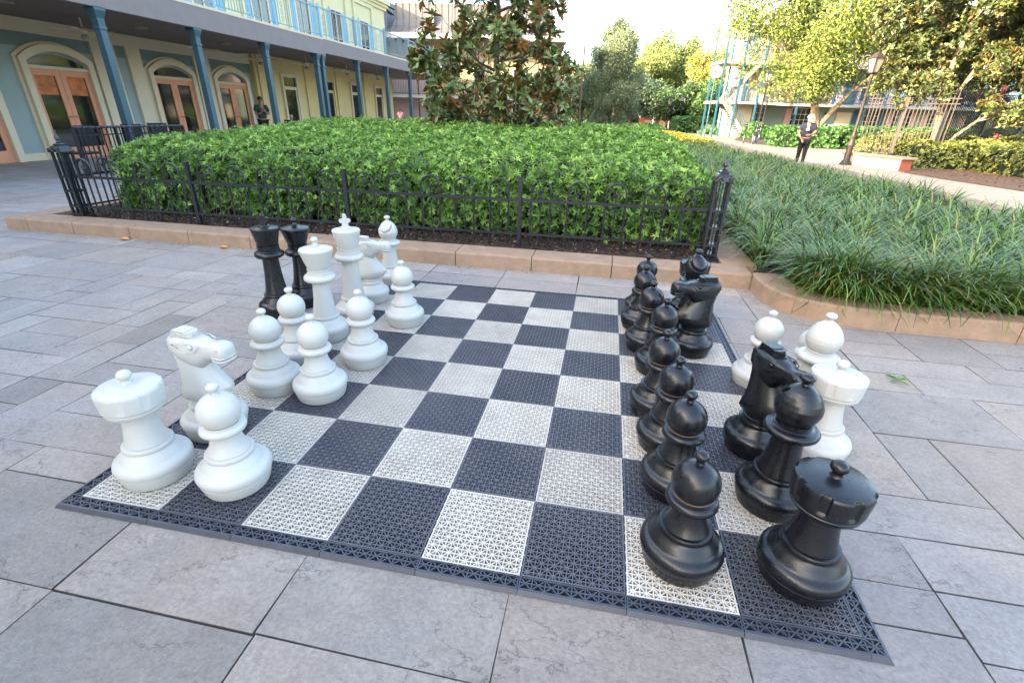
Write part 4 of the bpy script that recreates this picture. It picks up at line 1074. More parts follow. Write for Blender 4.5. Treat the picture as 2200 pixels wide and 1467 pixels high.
# background trees
p = LD(9.0, 52); cl = []
for k in range(95):
    z = .5 + 8.4*random.random()**1.0; pr_ = np.interp(z, [.5, 3, 5, 7.2, 9.2], [2.2, 2.7, 2.5, 1.9, .5]); a = random.uniform(0, 2*PI); q = pr_*math.sqrt(random.random())
    cl.append((q*math.cos(a), q*math.sin(a), z, random.uniform(.55, 1.0)))
cl += [(1.3,0,7.6,.45),(1.0,0,8.3,.35),(-.9,0,8.1,.5),(-.6,0,8.9,.45),(.1,0,9.2,.4),(1.9,0,6.8,.45)]
tree('cypress_tree', 'tall feathery grey green tree in the background right of the magnolia', p, [[(0,0,0,.25),(0,0,4,.18),(0,0,9.5,.04)]], cl, 42000, .28, .055,
     [(.17,.22,.13),(.23,.28,.16),(.10,.15,.09),(.34,.36,.14)], [.4,.3,.2,.1], bark='bark_dark', droop=.1)
BT = [((LD(7.4, 63)), 6.6, 3.0, [(.20,.24,.12),(.26,.28,.12),(.12,.17,.09)], 'olive green tree half hidden behind the right side of the magnolia'),
      ((LD(17.0, 74)), 10.4, 4.4, [(.20,.25,.07),(.27,.30,.09),(.12,.17,.05)], 'sunlit yellow green tree in the background, first right of the grey green tree'),
      ((LD(21.8, 78)), 12.6, 4.4, [(.18,.24,.07),(.24,.29,.09),(.11,.16,.05)], 'tallest sunlit yellow green tree of the background row'),
      ((LD(24.2, 68)), 9.0, 4.0, [(.26,.26,.06),(.32,.30,.07),(.18,.20,.05)], 'golden green tree just left of the outdoor stair'),
      ((LD(18.6, 64)), 5.6, 3.4, [(.08,.15,.06),(.11,.19,.07),(.06,.10,.05)], 'low dark green tree in shade beyond the street lamps'),
      ((LD(14.0, 66)), 6.0, 3.2, [(.10,.16,.09),(.07,.12,.07)], 'low grey green tree beyond the tall red brick pier'),
      ((LD(22.0, 62)), 5.2, 3.0, [(.09,.18,.05),(.13,.23,.06)], 'small mid green tree over the far low building')]
for p, h, r_, cols, lb in BT:
    cl = cl_random(30, 0, 0, h*.62, r_*.85, r_*.85, h*.30, r_*.26, r_*.42)
    tree('broadleaf_tree', lb, p, [[(0,0,0,.24),(.1,0,h*.35,.18),(0,0,h*.7,.08)], [(.05,0,h*.25,.12),(r_*.4,0,h*.5,.08)], [(.05,0,h*.25,.12),(-r_*.4,0,h*.5,.08)]], cl, 15000, .32, .17, cols, fill=.2, twigs=2)
for i, (la, de, h, r_) in enumerate([(-34, 95, 11, 6), (34, 95, 12, 6), (44, 80, 12, 6), (6, 100, 9, 6), (-8, 100, 9, 6), (28, 110, 10, 7), (14, 105, 9, 7)]):
    p = LD(la, de); cl = cl_random(26, 0, 0, h*.5, r_*.85, r_*.6, h*.42, r_*.28, r_*.42)
    tree('broadleaf_tree', ['far tree behind the left building', 'far tree rising behind the stair', 'far tree behind the right building', 'far tree behind the left part of the conifer', 'far tree behind the gabled roofs', 'far backdrop tree right of the tallest tree', 'far backdrop tree left of the tallest tree'][i], p, [[(0,0,0,.3),(0,0,h*.6,.12)]], cl, 5000, .5, .3, [(.14,.19,.06),(.20,.24,.08),(.09,.13,.04)], fill=.2, twigs=1)

# ------------------------------------------------------------------ left building with gallery
LB = thing('hotel_building', 'long blue and yellow building with arched doors and upper gallery at left', 'building', (-12.8, 14, GZ))
OR = (-12.8, 14, GZ); WX = -12.8
def lb(mb, name, m, parent=None, smooth=None):
    """part of the left building; every part node sits at the building's origin"""
    return mb.build(name, m, parent or LB, smooth, OR)
lb(MB().box(WX-.3, WX, -2.6, 18.85, -.1, 3.3), 'ground_wall', 'teal')
lb(MB().box(WX-.3, WX+.22, 18.85, 32.4, -.1, 3.4), 'yellow_wall', 'yellow')
lb(MB().box(-26, WX-.3, -2.6, 32.4, -.1, 7.3), 'rear_block', 'pale_yellow')
lb(MB().box(-26, -9.2, -42, -2.6, -.1, 12.2), 'south_shade_wing', 'pale_yellow')  # out of view; made taller to throw a longer shadow to the right
lb(MB().box(WX-.3, WX+.10, 32.4, 32.75, -.1, 3.4), 'corner_board', 'wood')
# cream frieze, pilasters
def cbox(y0, y1, z0, z1, d=.07, m='cream', n='pilaster'): return lb(MB().box(WX, WX+d, y0, y1, z0, z1), n, m)
cbox(-2.6, 18.8, 2.93, 3.3, .10, 'cream', 'frieze'); cbox(-2.6, 18.8, 2.62, 2.925, .012, 'teal_dk', 'upper_band')
for a, b in ((3.0,3.7),(4.2,4.9),(6.35,7.05),(12.12,12.84),(13.22,13.70),(15.86,16.56)): cbox(a, b, GZ, 2.93, .085)
for a, b in ((19.0,19.35),(22.35,23.0),(25.2,25.85),(28.35,28.9),(31.6,32.38)): lb(MB().box(WX+.22, WX+.29, a, b, GZ, 3.3), 'pilaster', 'yellow')
cbox(-2.6, 18.8, GZ, .16, .03, 'cream', 'skirting')
def arch_pts(w, h, rise, n=14):
    """half-width w, spring height h, rise"""
    r = (w*w + rise*rise)/(2*rise); c = h + rise - r; a0 = math.asin(w/r); out = []
    for k in range(n+1):
        a = a0 - 2*a0*k/n; out.append((r*math.sin(a), c + r*math.cos(a)))
    return out
def door(yc, amber=False):
    dr_ = MB(); fw = .16; w = .80; sp = 2.30
    outer = [(w+fw, GZ)] + arch_pts(w+fw, sp+.08, .36) + [(-w-fw, GZ)]
    inner = [(w, GZ)] + arch_pts(w, sp, .26) + [(-w, GZ)]
    n = len(outer); vs = []; fs = []
    for t in (WX, WX+.15):
        vs += [(t, yc+a, b) for a, b in outer] + [(t, yc+a, b) for a, b in inner]
    for i in range(n-1):
        fs += [(2*n+i, 2*n+i+1, 3*n+i+1, 3*n+i), (i, i+1, 2*n+i+1, 2*n+i), (n+i+1, n+i, 3*n+i, 3*n+i+1)]
    dr_.add(vs, fs)
    o = MB()
    outer2 = [(w+fw+.07, GZ)] + arch_pts(w+fw+.07, sp+.12, .38) + [(-w-fw-.07, GZ)]
    vs = []; fs = []
    for t in (WX, WX+.06): vs += [(t, yc+a, b) for a, b in outer2] + [(t, yc+a, b) for a, b in outer]
    for i in range(n-1): fs += [(2*n+i, 2*n+i+1, 3*n+i+1, 3*n+i), (i, i+1, 2*n+i+1, 2*n+i)]
    dr_.add(vs, fs)
    d = lb(dr_, 'door_surround', 'cream')
    tr_ = [(a, b) for a, b in arch_pts(w-.06, sp-.02, .22)]
    poly = [(yc+a, b) for a, b in tr_] + [(yc-w+.06, 2.24), (yc+w-.06, 2.24)]
    lb(MB().prism(poly, 'x', WX+.005, WX+.02), 'transom', 'glass', d)
    lb(MB().box(WX, WX+.09, yc-w, yc+w, 2.15, 2.22), 'transom_bar', 'cream', d)
    for s in (-1, 1):
        y0, y1 = (yc-w, yc-.006) if s < 0 else (yc+.006, yc+w)
        lf = MB(); st = .13
        lf.box(WX+.005, WX+.055, y0, y0+st, GZ, 2.15); lf.box(WX+.005, WX+.055, y1-st, y1, GZ, 2.15)
        lf.box(WX+.005, WX+.053, y0+st, y1-st, GZ, .26); lf.box(WX+.005, WX+.053, y0+st, y1-st, 2.0, 2.15)
        L = lb(lf, 'door', 'peach')
        lb(MB().box(WX+.008, WX+.018, y0+st, y1-st, .26, 2.0), 'glass_pane', 'glass', L)
        if amber: lb(MB().box(WX+.019, WX+.022, y0+st+.02, y1-st-.02, 1.55, 2.0), 'upper_curtain', 'amber', L)  # plain amber colour across the upper pane
        hy = (y1-.05) if s < 0 else (y0+.05)
        lb(MB().tube([(WX+.055, hy, 1.02), (WX+.10, hy, 1.02), (WX+.10, hy-s*.0+(-.09 if s < 0 else .09), 1.02)], .012, 6), 'handle', 'brass', L)
for yc, am in ((5.6, False), (8.42, False), (11.02, True), (14.76, False), (17.55, False)): door(yc, am)
# yellow section windows and doors
for yc, w in ((21.05, .48), (24.3, .55), (27.25, .46), (30.3, .46)):
    fr = MB(); X = WX+.22; 
    fr.box(X, X+.10, yc-w-.12, yc-w, GZ, 2.62); fr.box(X, X+.10, yc+w, yc+w+.12, GZ, 2.62); fr.box(X, X+.11, yc-w-.15, yc+w+.15, 2.62, 2.74)
    fr.box(X, X+.06, yc-w, yc+w, 2.12, 2.24); fr.box(X, X+.05, yc-w, yc-w+.08, GZ, 2.12); fr.box(X, X+.05, yc+w-.08, yc+w, GZ, 2.12)
    f = lb(fr, 'window_surround', 'cream' if w < .5 else 'yellow')
    lb(MB().box(X, X+.02, yc-w+.08, yc+w-.08, .1, 2.12), 'glass_pane', 'glass', f); lb(MB().box(X, X+.021, yc-w, yc+w, 2.26, 2.6), 'transom', 'glass', f)
# porch ceiling and gallery
lb(MB().box(WX-.02, -8.98, -2.6, 18.12, 3.24, 3.30), 'porch_ceiling', 'soffit')
lb(MB().box(WX-.02, -9.12, 18.14, 34.2, 3.33, 3.39), 'porch_ceiling', 'soffit')
lb(MB().box(-9.06, -8.93, -2.6, 18.12, 3.20, 3.46).box(-9.06, -8.97, -2.6, 18.12, 3.46, 3.70), 'fascia', 'fascia')
lb(MB().box(-9.20, -9.07, 18.14, 34.2, 3.29, 3.52).box(-9.20, -9.11, 18.14, 34.2, 3.52, 3.76), 'fascia', 'fascia')
lb(MB().box(WX, -8.96, -2.6, 18.12, 3.70, 3.76), 'gallery_floor', 'cream'); lb(MB().box(WX, -9.1, 18.14, 34.2, 3.76, 3.82), 'gallery_floor', 'cream')
def column(x, y, zt):
    c = MB(); c.box(x-.11, x+.11, y-.11, y+.11, GZ, .12)
    c.loft([[(x-r_, y-r_, z), (x+r_, y-r_, z), (x+r_, y+r_, z), (x-r_, y+r_, z)] for z, r_ in ((.12,.082),(zt-.42,.075),(zt-.40,.09),(zt-.36,.09),(zt-.34,.078),(zt-.20,.085),(zt-.06,.13),(zt,.13))])
    return lb(c, 'column', 'blue_col')
for y in (-2.0, 1.0, 3.7, 9.16, 11.84, 14.68, 17.62, 17.99): column(-9.06, y, 3.21)
for y in (21.1, 24.1, 27.1, 30.6, 33.9): column(-9.2, y, 3.31)
def rail_panel(x, y0, y1, zb, ornate):
    mb = MB(); zt = zb+.92
    mb.box(x-.025, x+.025, y0, y1, zt, zt+.045); mb.box(x-.014, x+.014, y0, y1, zb+.08, zb+.11)
    n = max(2, int((y1-y0)/.115))
    for i in range(n+1):
        y = y0 + (y1-y0)*i/n
        if ornate and i % 8 in (3, 4): continue
        mb.box(x-.008, x+.008, y-.008, y+.008, zb+.11, zt)
    if ornate:
        for i in range(3, n, 8):
            y = y0 + (y1-y0)*(i+.5)/n
            for zc in (.25, .45, .65):
                pts = [(x, y+.05*math.cos(a), zb+zc+.085*math.sin(a)) for a in [2*PI*k/10 for k in range(11)]]
                mb.tube(pts, .008, 5, cap=False)
    return mb
ys = [4.6, 7.3, 10.0, 12.7, 15.4, 18.1]
for a, b in zip(ys[:-1], ys[1:]):
    lb(rail_panel(-9.02, a+.04, b-.04, 3.76, True), 'railing_panel', 'rail_blue')
    lb(MB().box(-9.065, -8.975, b-.045, b+.045, 3.76, 4.82), 'rail_post', 'blue_shutter')
ys = [18.15, 21.1, 24.1, 27.1, 30.6, 34.0]
for a, b in zip(ys[:-1], ys[1:]):
    lb(rail_panel(-9.16, a+.04, b-.04, 3.82, True), 'railing_panel', 'rail_blue')
    lb(MB().box(-9.205, -9.115, b-.045, b+.045, 3.82, 4.88), 'rail_post', 'rail_blue')
# upper storey
lb(MB().box(WX-.3, WX, -2.6, 32.6, 3.76, 9.0), 'upper_wall', 'pale_yellow')
lb(MB().box(-26, WX-.3, -2.6, 32.6, 7.3, 9.0), 'roof', 'slate_roof')
lb(MB().box(WX, WX+.12, -2.6, 32.75, 6.95, 7.12).box(WX, WX+.22, -2.6, 32.82, 7.12, 7.26).box(WX, WX+.34, -2.6, 32.9, 7.26, 7.42), 'cornice', 'pale_yellow')
for yc in (8.6, 11.3, 14.2, 17.0, 20.2, 23.3, 26.4, 29.6):
    w = .5; pk = yc < 16
    fr = MB().box(WX, WX+.06, yc-w-.10, yc-w, 3.8, 5.95).box(WX, WX+.06, yc+w, yc+w+.10, 3.8, 5.95).box(WX, WX+.08, yc-w-.12, yc+w+.12, 5.95, 6.08).box(WX, WX+.05, yc-.03, yc+.03, 3.8, 5.95)
    f = lb(fr, 'french_door', 'pink' if pk else 'cream'); lb(MB().box(WX, WX+.02, yc-w, yc-.03, 3.8, 5.95).box(WX, WX+.02, yc+.03, yc+w, 3.8, 5.95), 'glass_pane', 'glass', f)
    for s in (-1, 1):
        y0 = yc + s*(w+.12) - (0 if s > 0 else .42); sh = MB().box(WX, WX+.05, y0, y0+.42, 3.82, 5.95)
        for k in range(26): sh.box(WX+.05, WX+.062, y0+.05, y0+.37, 3.9+k*.078, 3.94+k*.078)
        lb(sh, 'shutter', 'blue_shutter')
    # recessed panel above door, shown as a raised border
    pn = MB().box(WX, WX+.09, yc-1.22, yc-1.02, 3.82, 6.75).box(WX, WX+.09, yc+1.02, yc+1.22, 3.82, 6.75).box(WX, WX+.09, yc-1.22, yc+1.22, 6.75, 6.93)
    lb(pn, 'panel_border', 'pale_yellow')
for y, z in ((10.5, 3.24), (14.1, 3.24), (17.1, 3.24), (20.1, 3.33), (23.6, 3.33), (27.0, 3.33)):
    lab = {10.5: 'ceiling fan under the gallery nearest the camera, beside the first blue column', 14.1: 'ceiling fan under the gallery beside the second blue column', 17.1: 'ceiling fan under the gallery by the corner where the blue wall turns yellow',
           20.1: 'ceiling fan just left of the paired blue columns', 23.6: 'ceiling fan just right of the paired blue columns', 27.0: 'farthest ceiling fan under the gallery'}[y]
    t = thing('ceiling_fan', lab, 'ceiling fan', (-11.0, y, z), y*1.7, 'ceiling fans under the gallery')
    MB().lathe([(.02,-.20),(.02,0)], 10).build('rod', 'fan_cream', t)
    MB().lathe([(.03,-.36),(.07,-.34),(.11,-.30),(.11,-.24),(.05,-.20)], 16).build('motor', 'fan_cream', t, 40)
    MB().lathe([(.02,-.46),(.07,-.44),(.08,-.39),(.04,-.36)], 14).build('lamp', 'lamp_glass', t, 40)
    for k in range(5):
        a = 2*PI*k/5; c, s = math.cos(a), math.sin(a); b = MB()
        q = lambda r_, o, zz: (c*r_ - s*o, s*r_ + c*o, zz)
        b.add([q(.10,-.03,-.29), q(.68,-.075,-.30), q(.68,.075,-.275), q(.10,.03,-.275), q(.10,-.03,-.282), q(.68,-.075,-.292), q(.68,.075,-.267), q(.10,.03,-.267)], [(0,1,2,3),(7,6,5,4),(0,4,5,1),(1,5,6,2),(2,6,7,3),(3,7,4,0)])
        b.build('blade', 'fan_cream', t)
for i, y in enumerate((8.68, 11.9, 15.06)):
    tag(MB().lathe([(.16,-.03),(.17,-.01),(.17,0)], 24).build('ceiling_light', 'lamp_glass', None, 40), ['round flush ceiling light nearest the camera, at the top left corner', 'round flush ceiling light under the gallery between the first two columns', 'round flush ceiling light under the gallery between the second and third columns'][i], 'ceiling light').location = (-10.7, y, 3.238)

# rope-topped black railing and patio furniture
t = thing('rope_railing', 'black patio railing with a twisted rope top rail left of the hedge', 'railing', (-8.5, 7.4, GZ))
top = MB()
for s in (0, PI):
    top.tube([(.012*math.cos(k*.55+s), k*.0225, .955+.012*math.sin(k*.55+s)) for k in range(121)], .017, 6)
top.build('top_rail', 'iron', t, 60)
MB().box(-.012, .012, 0, 2.7, .09, .115).box(-.012, .012, 0, 2.7, .80, .825).build('rail', 'iron', t)
bars = MB()
for k in range(1, 27):
    if k % 9: bars.box(-.0095, .0095, k*.1-.0095, k*.1+.0095, .11, .94)
bars.build('pickets', 'iron', t)['kind'] = 'stuff'
for y in (0, .9, 1.8, 2.7): MB().box(-.025, .025, y-.025, y+.025, 0, .945).build('post', 'iron', t)
def chair(label, loc, rz, m='iron', cush='iron'):
    t = thing('patio_chair', label, 'chair', loc, rz)
    MB().box(-.22, .22, -.22, .22, .42, .46).build('seat', cush, t)
    MB().box(-.22, .22, .19, .22, .58, .98).box(-.22, -.19, .19, .22, .46, .98).box(.19, .22, .19, .22, .46, .98).build('backrest', m, t)
    for sx in (-.2, .2):
        for sy in (-.2, .2): MB().box(sx-.014, sx+.014, sy-.014, sy+.014, 0, .43).build('leg', m, t)
    return t
c0 = chair('black patio chair with a solid back behind the near end of the rope railing', (-9.05, 7.9, GZ), -PI/2+.1)
dup(c0, (-9.2, 9.2, GZ), -PI/2-.2, 'black patio chair behind the middle of the rope railing')
dup(c0, (-9.3, 10.3, GZ), 1.2, 'black patio chair behind the far end of the rope railing')
dup(c0, (-10.9, 15.2, GZ), 2.2, 'black patio chair in front of the third arched door')
def table(label, loc):
    t = thing('patio_table', label, 'table', loc)
    MB().lathe([(.38,.72),(.40,.73),(.40,.75)], 24).build('tabletop', 'wood', t, 30)
    MB().lathe([(.22,0),(.22,.02),(.03,.05),(.03,.72)], 16).build('pedestal', 'iron', t, 30)
    return t
table('round brown patio table by the standing person in the green shirt', (-10.3, 16.6, GZ))
table('round patio table behind the hedge, near the pair of blue columns', (-9.9, 20.6, GZ)); 
dup(c0, (-10.0, 19.9, GZ), .3, 'black patio chair beside the paired blue columns')
dup(c0, (-10.4, 17.6, GZ), 2.9, 'black patio chair on which the child in lilac sits')

# ------------------------------------------------------------------ people
def skin_mesh(name, nodes, edges, material, sub=2):
    """nodes: (x,y,z,rx[,ry]); a continuous skin over a joint skeleton"""
    me = bpy.data.meshes.new(name); me.from_pydata([n[:3] for n in nodes], edges, []); o = bpy.data.objects.new('tmp', me); COL.objects.link(o)
    md = o.modifiers.new('s', 'SKIN'); md.use_smooth_shade = True
    for i, n in enumerate(nodes):
        sv = me.skin_vertices[0].data[i]; sv.radius = (n[3], n[4] if len(n) > 4 else n[3]); sv.use_root = (i == 0)
    m2 = o.modifiers.new('u', 'SUBSURF'); m2.levels = sub; m2.render_levels = sub
    dg = bpy.context.evaluated_depsgraph_get(); dg.update()
    r = bpy.data.meshes.new_from_object(o.evaluated_get(dg)); r.name = name
    bpy.data.objects.remove(o); r.materials.clear(); r.materials.append(M[material])
    r.polygons.foreach_set('use_smooth', [True]*len(r.polygons))
    return r
def link_mesh(name, me, parent): o = bpy.data.objects.new(name, me); COL.objects.link(o); o.parent = parent; return o
def ellipsoid(c, rx, ry, rz_, n=16, z0=-1, z1=1):
    mb = MB(); pr = [(math.sqrt(max(0, 1-z*z)), z) for z in [z0 + (z1-z0)*k/10 for k in range(11)]]
    mb.lathe([(max(r_, .001), z) for r_, z in pr], n); mb.v = [(c[0]+x*rx, c[1]+y*ry, c[2]+z*rz_) for x, y, z in mb.v]; return mb
def person(label, loc, rz, J, shirt, trousers, hair, h=1.7, cap=None, group=None, sitting=False, shoe='shoe', logo=False, skirt=False):
    """J: joint dictionary in units of body height, figure facing -y"""
    t = thing('person', label, 'person', loc, rz, group); s = h
    def n(k, r1, r2=None): p = J[k]; return (p[0]*s, p[1]*s, p[2]*s, r1*s, (r2 or r1)*s)
    names = ['pelvis','waist','chest','neck','head','headtop','lsh','lel','lwr','rsh','rel','rwr','lhip','lkn','lan','ltoe','rhip','rkn','ran','rtoe','lhd','rhd']
    rad = dict(pelvis=(.085,.06), waist=(.072,.052), chest=(.088,.058), neck=(.032,.034), head=(.045,.052), headtop=(.038,.042), lsh=(.036,), lel=(.026,), lwr=(.017,.014), rsh=(.036,), rel=(.026,), rwr=(.017,.014),
               lhip=(.052,), lkn=(.034,), lan=(.022,), ltoe=(.022,.014), rhip=(.052,), rkn=(.034,), ran=(.022,), rtoe=(.022,.014), lhd=(.022,.012), rhd=(.022,.012))
    E_ = [('pelvis','waist'),('waist','chest'),('chest','neck'),('neck','head'),('head','headtop'),('chest','lsh'),('lsh','lel'),('lel','lwr'),('lwr','lhd'),('chest','rsh'),('rsh','rel'),('rel','rwr'),('rwr','rhd'),
          ('pelvis','lhip'),('lhip','lkn'),('lkn','lan'),('lan','ltoe'),('pelvis','rhip'),('rhip','rkn'),('rkn','ran'),('ran','rtoe')]
    nodes = [n(k, *rad[k]) for k in names]; idx = {k: i for i, k in enumerate(names)}; edges = [(idx[a], idx[b]) for a, b in E_]
    # fingers
    for hd, wr in (('lhd','lwr'), ('rhd','rwr')):
        a = Vector(J[hd])*s; d = (a - Vector(J[wr])*s).normalized(); sd = d.cross(Vector((0,-1,.3))).normalized()
        for k, (o_, ln) in enumerate(((-.015,.040),(-.005,.047),(.005,.045),(.015,.036))):
            b0 = len(nodes); p1 = a + sd*o_*s*.9 + d*.018*s; p2 = p1 + d*ln*.5*s; p3 = p2 + (d*.8+Vector((0,.3,-.5))*.6).normalized()*ln*.5*s
            for p_, r_ in ((p1,.0062),(p2,.0055),(p3,.0045)): nodes.append((*p_, r_*s))
            edges += [(idx[hd], b0), (b0, b0+1), (b0+1, b0+2)]
        b0 = len(nodes); p1 = a - sd*.022*s; p2 = p1 - sd*.010*s + d*.022*s; nodes += [(*p1, .0065*s), (*p2, .005*s)]; edges += [(idx[hd], b0), (b0, b0+1)]
    body = link_mesh('body', skin_mesh('body', nodes, edges, 'skin', 1), t)
    g = 1.13
    def sub(ks, es, m, nm, gg=g, extra=None):
        ns = [n(k, *[r_*gg for r_ in rad[k]]) for k in ks]; ii = {k: i for i, k in enumerate(ks)}
        if extra: ns2, es2 = extra(ns, ii); ns = ns2
        link_mesh(nm, skin_mesh(nm, ns, [(ii[a], ii[b]) for a, b in es], m, 2), t)
    for sd_ in ('l', 'r'):      # sleeves end at mid upper arm
        a = Vector(J[sd_+'sh']); b = Vector(J[sd_+'el']); J[sd_+'slv'] = tuple(a.lerp(b, .72)); rad[sd_+'slv'] = (.036,)
    ks = ['chest','waist','pelvis','lsh','lslv','rsh','rslv']; sub(ks, [('chest','waist'),('waist','pelvis'),('chest','lsh'),('lsh','lslv'),('chest','rsh'),('rsh','rslv')], shirt, 'shirt', 1.34)
    if skirt:
        for sd_ in ('l','r'): a = Vector(J[sd_+'hip']); b = Vector(J[sd_+'kn']); J[sd_+'hem'] = tuple(a.lerp(b, .85)); rad[sd_+'hem'] = (.05,)
        ks = ['pelvis','lhip','lhem','rhip','rhem']; sub(ks, [('pelvis','lhip'),('lhip','lhem'),('pelvis','rhip'),('rhip','rhem')], trousers, 'shorts', 1.2)
    else:
        ks = ['pelvis','lhip','lkn','lan','rhip','rkn','ran']; sub(ks, [('pelvis','lhip'),('lhip','lkn'),('lkn','lan'),('pelvis','rhip'),('rhip','rkn'),('rkn','ran')], trousers, 'trousers', 1.36)
    for sd_ in ('l','r'):
        a = Vector(J[sd_+'an'])*s; b = Vector(J[sd_+'toe'])*s; a.z = b.z = .022*s
        link_mesh('shoe', skin_mesh('shoe', [(*(a+(a-b)*.25), .024*s, .020*s), (*a, .028*s, .022*s), (*b, .026*s, .018*s), (*(b+(b-a)*.3), .018*s, .012*s)], [(0,1),(1,2),(2,3)], shoe, 1), t)
    hc = (Vector(J['head'])*.45 + Vector(J['headtop'])*.55)*s; fd = (Vector(J.get('face', (0,-1,0)))).normalized()
    # face: eyes, nose, mouth, ears
    rt = fd.cross(Vector((0,0,1))).normalized(); upv = rt.cross(fd).normalized()
    fc = MB(); 
    for q in (-1, 1): e = ellipsoid(hc + fd*.046*s + rt*q*.018*s + upv*.0*s, .006*s, .004*s, .004*s, 8); fc.add(e.v, e.f)
    e = ellipsoid(hc + fd*.046*s - upv*.034*s, .013*s, .005*s, .004*s, 8); fc.add(e.v, e.f)
    fc.build('face_features', 'hair_dark', t, 60)['kind'] = 'thing'
    ns = MB(); e = ellipsoid(hc + fd*.054*s - upv*.015*s, .007*s, .010*s, .012*s, 8); ns.add(e.v, e.f)
    ns.build('nose', 'skin', t, 60)
    for q in (-1, 1): ellipsoid(hc + rt*q*.047*s - upv*.004*s, .006*s, .010*s, .016*s, 8).build('ear', 'skin', t, 60)
    hm = ellipsoid(hc - fd*.012*s + upv*.012*s, .053*s, .055*s, .055*s, 18, -.35, 1)
    hm.build('hair', hair, t, 60)
    if cap:
        c = ellipsoid(hc + upv*.022*s, .059*s, .063*s, .056*s, 18, -.1, 1); c.build('cap', cap, t, 60)
        b_ = MB(); pts = []
        for k in range(9):
            a = -1.1 + 2.2*k/8; pts.append(hc + upv*.020*s + fd*(.055+.048*math.cos(a))*s + rt*math.sin(a)*.05*s - upv*.012*s*math.cos(a))
        m_ = len(pts); b_.add([*pts, *[p_ + upv*.006*s for p_ in pts], hc+upv*.02*s+fd*.03*s, hc+upv*.026*s+fd*.03*s], [tuple(range(m_)) + (2*m_,), tuple(range(2*m_-1, m_-1, -1)) + (2*m_+1,)] + [(i, i+1, m_+i+1, m_+i) for i in range(m_-1)])
        b_.build('cap_brim', cap, t)
    if logo:
        cc = Vector(J['chest'])*s; z = cc.z - .035*s
        l = MB(); l.prism([(cc.x + .030*s*math.cos(a), z + .022*s*math.sin(a)) for a in [2*PI*k/16 for k in range(16)]], 'y', cc.y-.104*s, cc.y-.060*s)
        l.build('shirt_print', 'white_cloth', t)
    return t
def stand(**kw):
    J = dict(pelvis=(0,0,.53), waist=(0,0,.62), chest=(0,0,.74), neck=(0,0,.845), head=(0,-.008,.90), headtop=(0,-.008,.955), lsh=(.105,0,.79), lel=(.135,.01,.62), lwr=(.135,-.03,.48), lhd=(.135,-.04,.44),
             rsh=(-.105,0,.79), rel=(-.135,.01,.62), rwr=(-.135,-.03,.48), rhd=(-.135,-.04,.44), lhip=(.052,0,.49), lkn=(.058,-.01,.27), lan=(.06,.02,.045), ltoe=(.065,-.05,.022), rhip=(-.052,0,.49), rkn=(-.058,-.01,.27), ran=(-.06,.02,.045), rtoe=(-.065,-.05,.022))
    J.update(kw); return J
person('person in a white cap and navy printed shirt walking, looking down at their hands', (8.42, 18.1, 0), -.30,
       stand(waist=(0,.01,.62), chest=(0,-.02,.735), neck=(0,-.05,.83), head=(0,-.085,.875), headtop=(0,-.10,.928), face=(0,-.8,-.6), lsh=(.10,-.03,.785), rsh=(-.10,-.03,.785), lel=(.150,-.03,.64), lwr=(.07,-.14,.60), lhd=(.035,-.165,.600),
             rel=(-.150,-.03,.63), rwr=(-.085,-.13,.53), rhd=(-.06,-.155,.495), lkn=(.05,-.05,.27), lan=(.055,-.06,.045), ltoe=(.06,-.13,.022), rkn=(-.052,.02,.27), ran=(-.055,.07,.05), rtoe=(-.06,.0,.022)),
       'navy', 'dark_cloth', 'hair_dark', 1.64, cap='white_cloth', logo=True)
person('person in a dark green shirt standing by the arcade, hands at the chest', (-11.9, 17.9, GZ), .9,
       stand(head=(0,-.02,.895), headtop=(0,-.03,.95), face=(0,-.9,-.4), lel=(.14,-.02,.63), lwr=(.05,-.12,.68), lhd=(.03,-.135,.71), rel=(-.14,-.02,.63), rwr=(-.05,-.12,.66), rhd=(-.03,-.14,.69)),
       'green_cloth', 'dark_cloth', 'hair_dark', 1.80, skirt=True)
seat = stand(pelvis=(0,.02,.40), waist=(0,.02,.50), chest=(0,0,.64), neck=(0,-.02,.76), head=(0,-.03,.82), headtop=(0,-.035,.885), lsh=(.095,0,.69), rsh=(-.095,0,.69), lel=(.13,-.04,.54), lwr=(.08,-.18,.52), lhd=(.06,-.22,.52), rel=(-.13,-.04,.54), rwr=(-.08,-.18,.52), rhd=(-.06,-.22,.52),
             lhip=(.055,0,.38), lkn=(.06,-.24,.40), lan=(.06,-.22,.12), ltoe=(.06,-.30,.10), rhip=(-.055,0,.38), rkn=(-.06,-.24,.40), ran=(-.06,-.22,.12), rtoe=(-.06,-.30,.10))
person('child with fair hair in a lilac top sitting by the brown patio table', (-10.4, 17.55, GZ+.02), .6, seat, 'lilac_cloth', 'pink_cloth', 'hair_fair', 1.24)
person('small distant person in a pink top walking past the pale wall under the gallery end', LD(-9.35, 42, GZ), .2, stand(), 'pink_cloth', 'dark_cloth', 'hair_dark', 1.55)

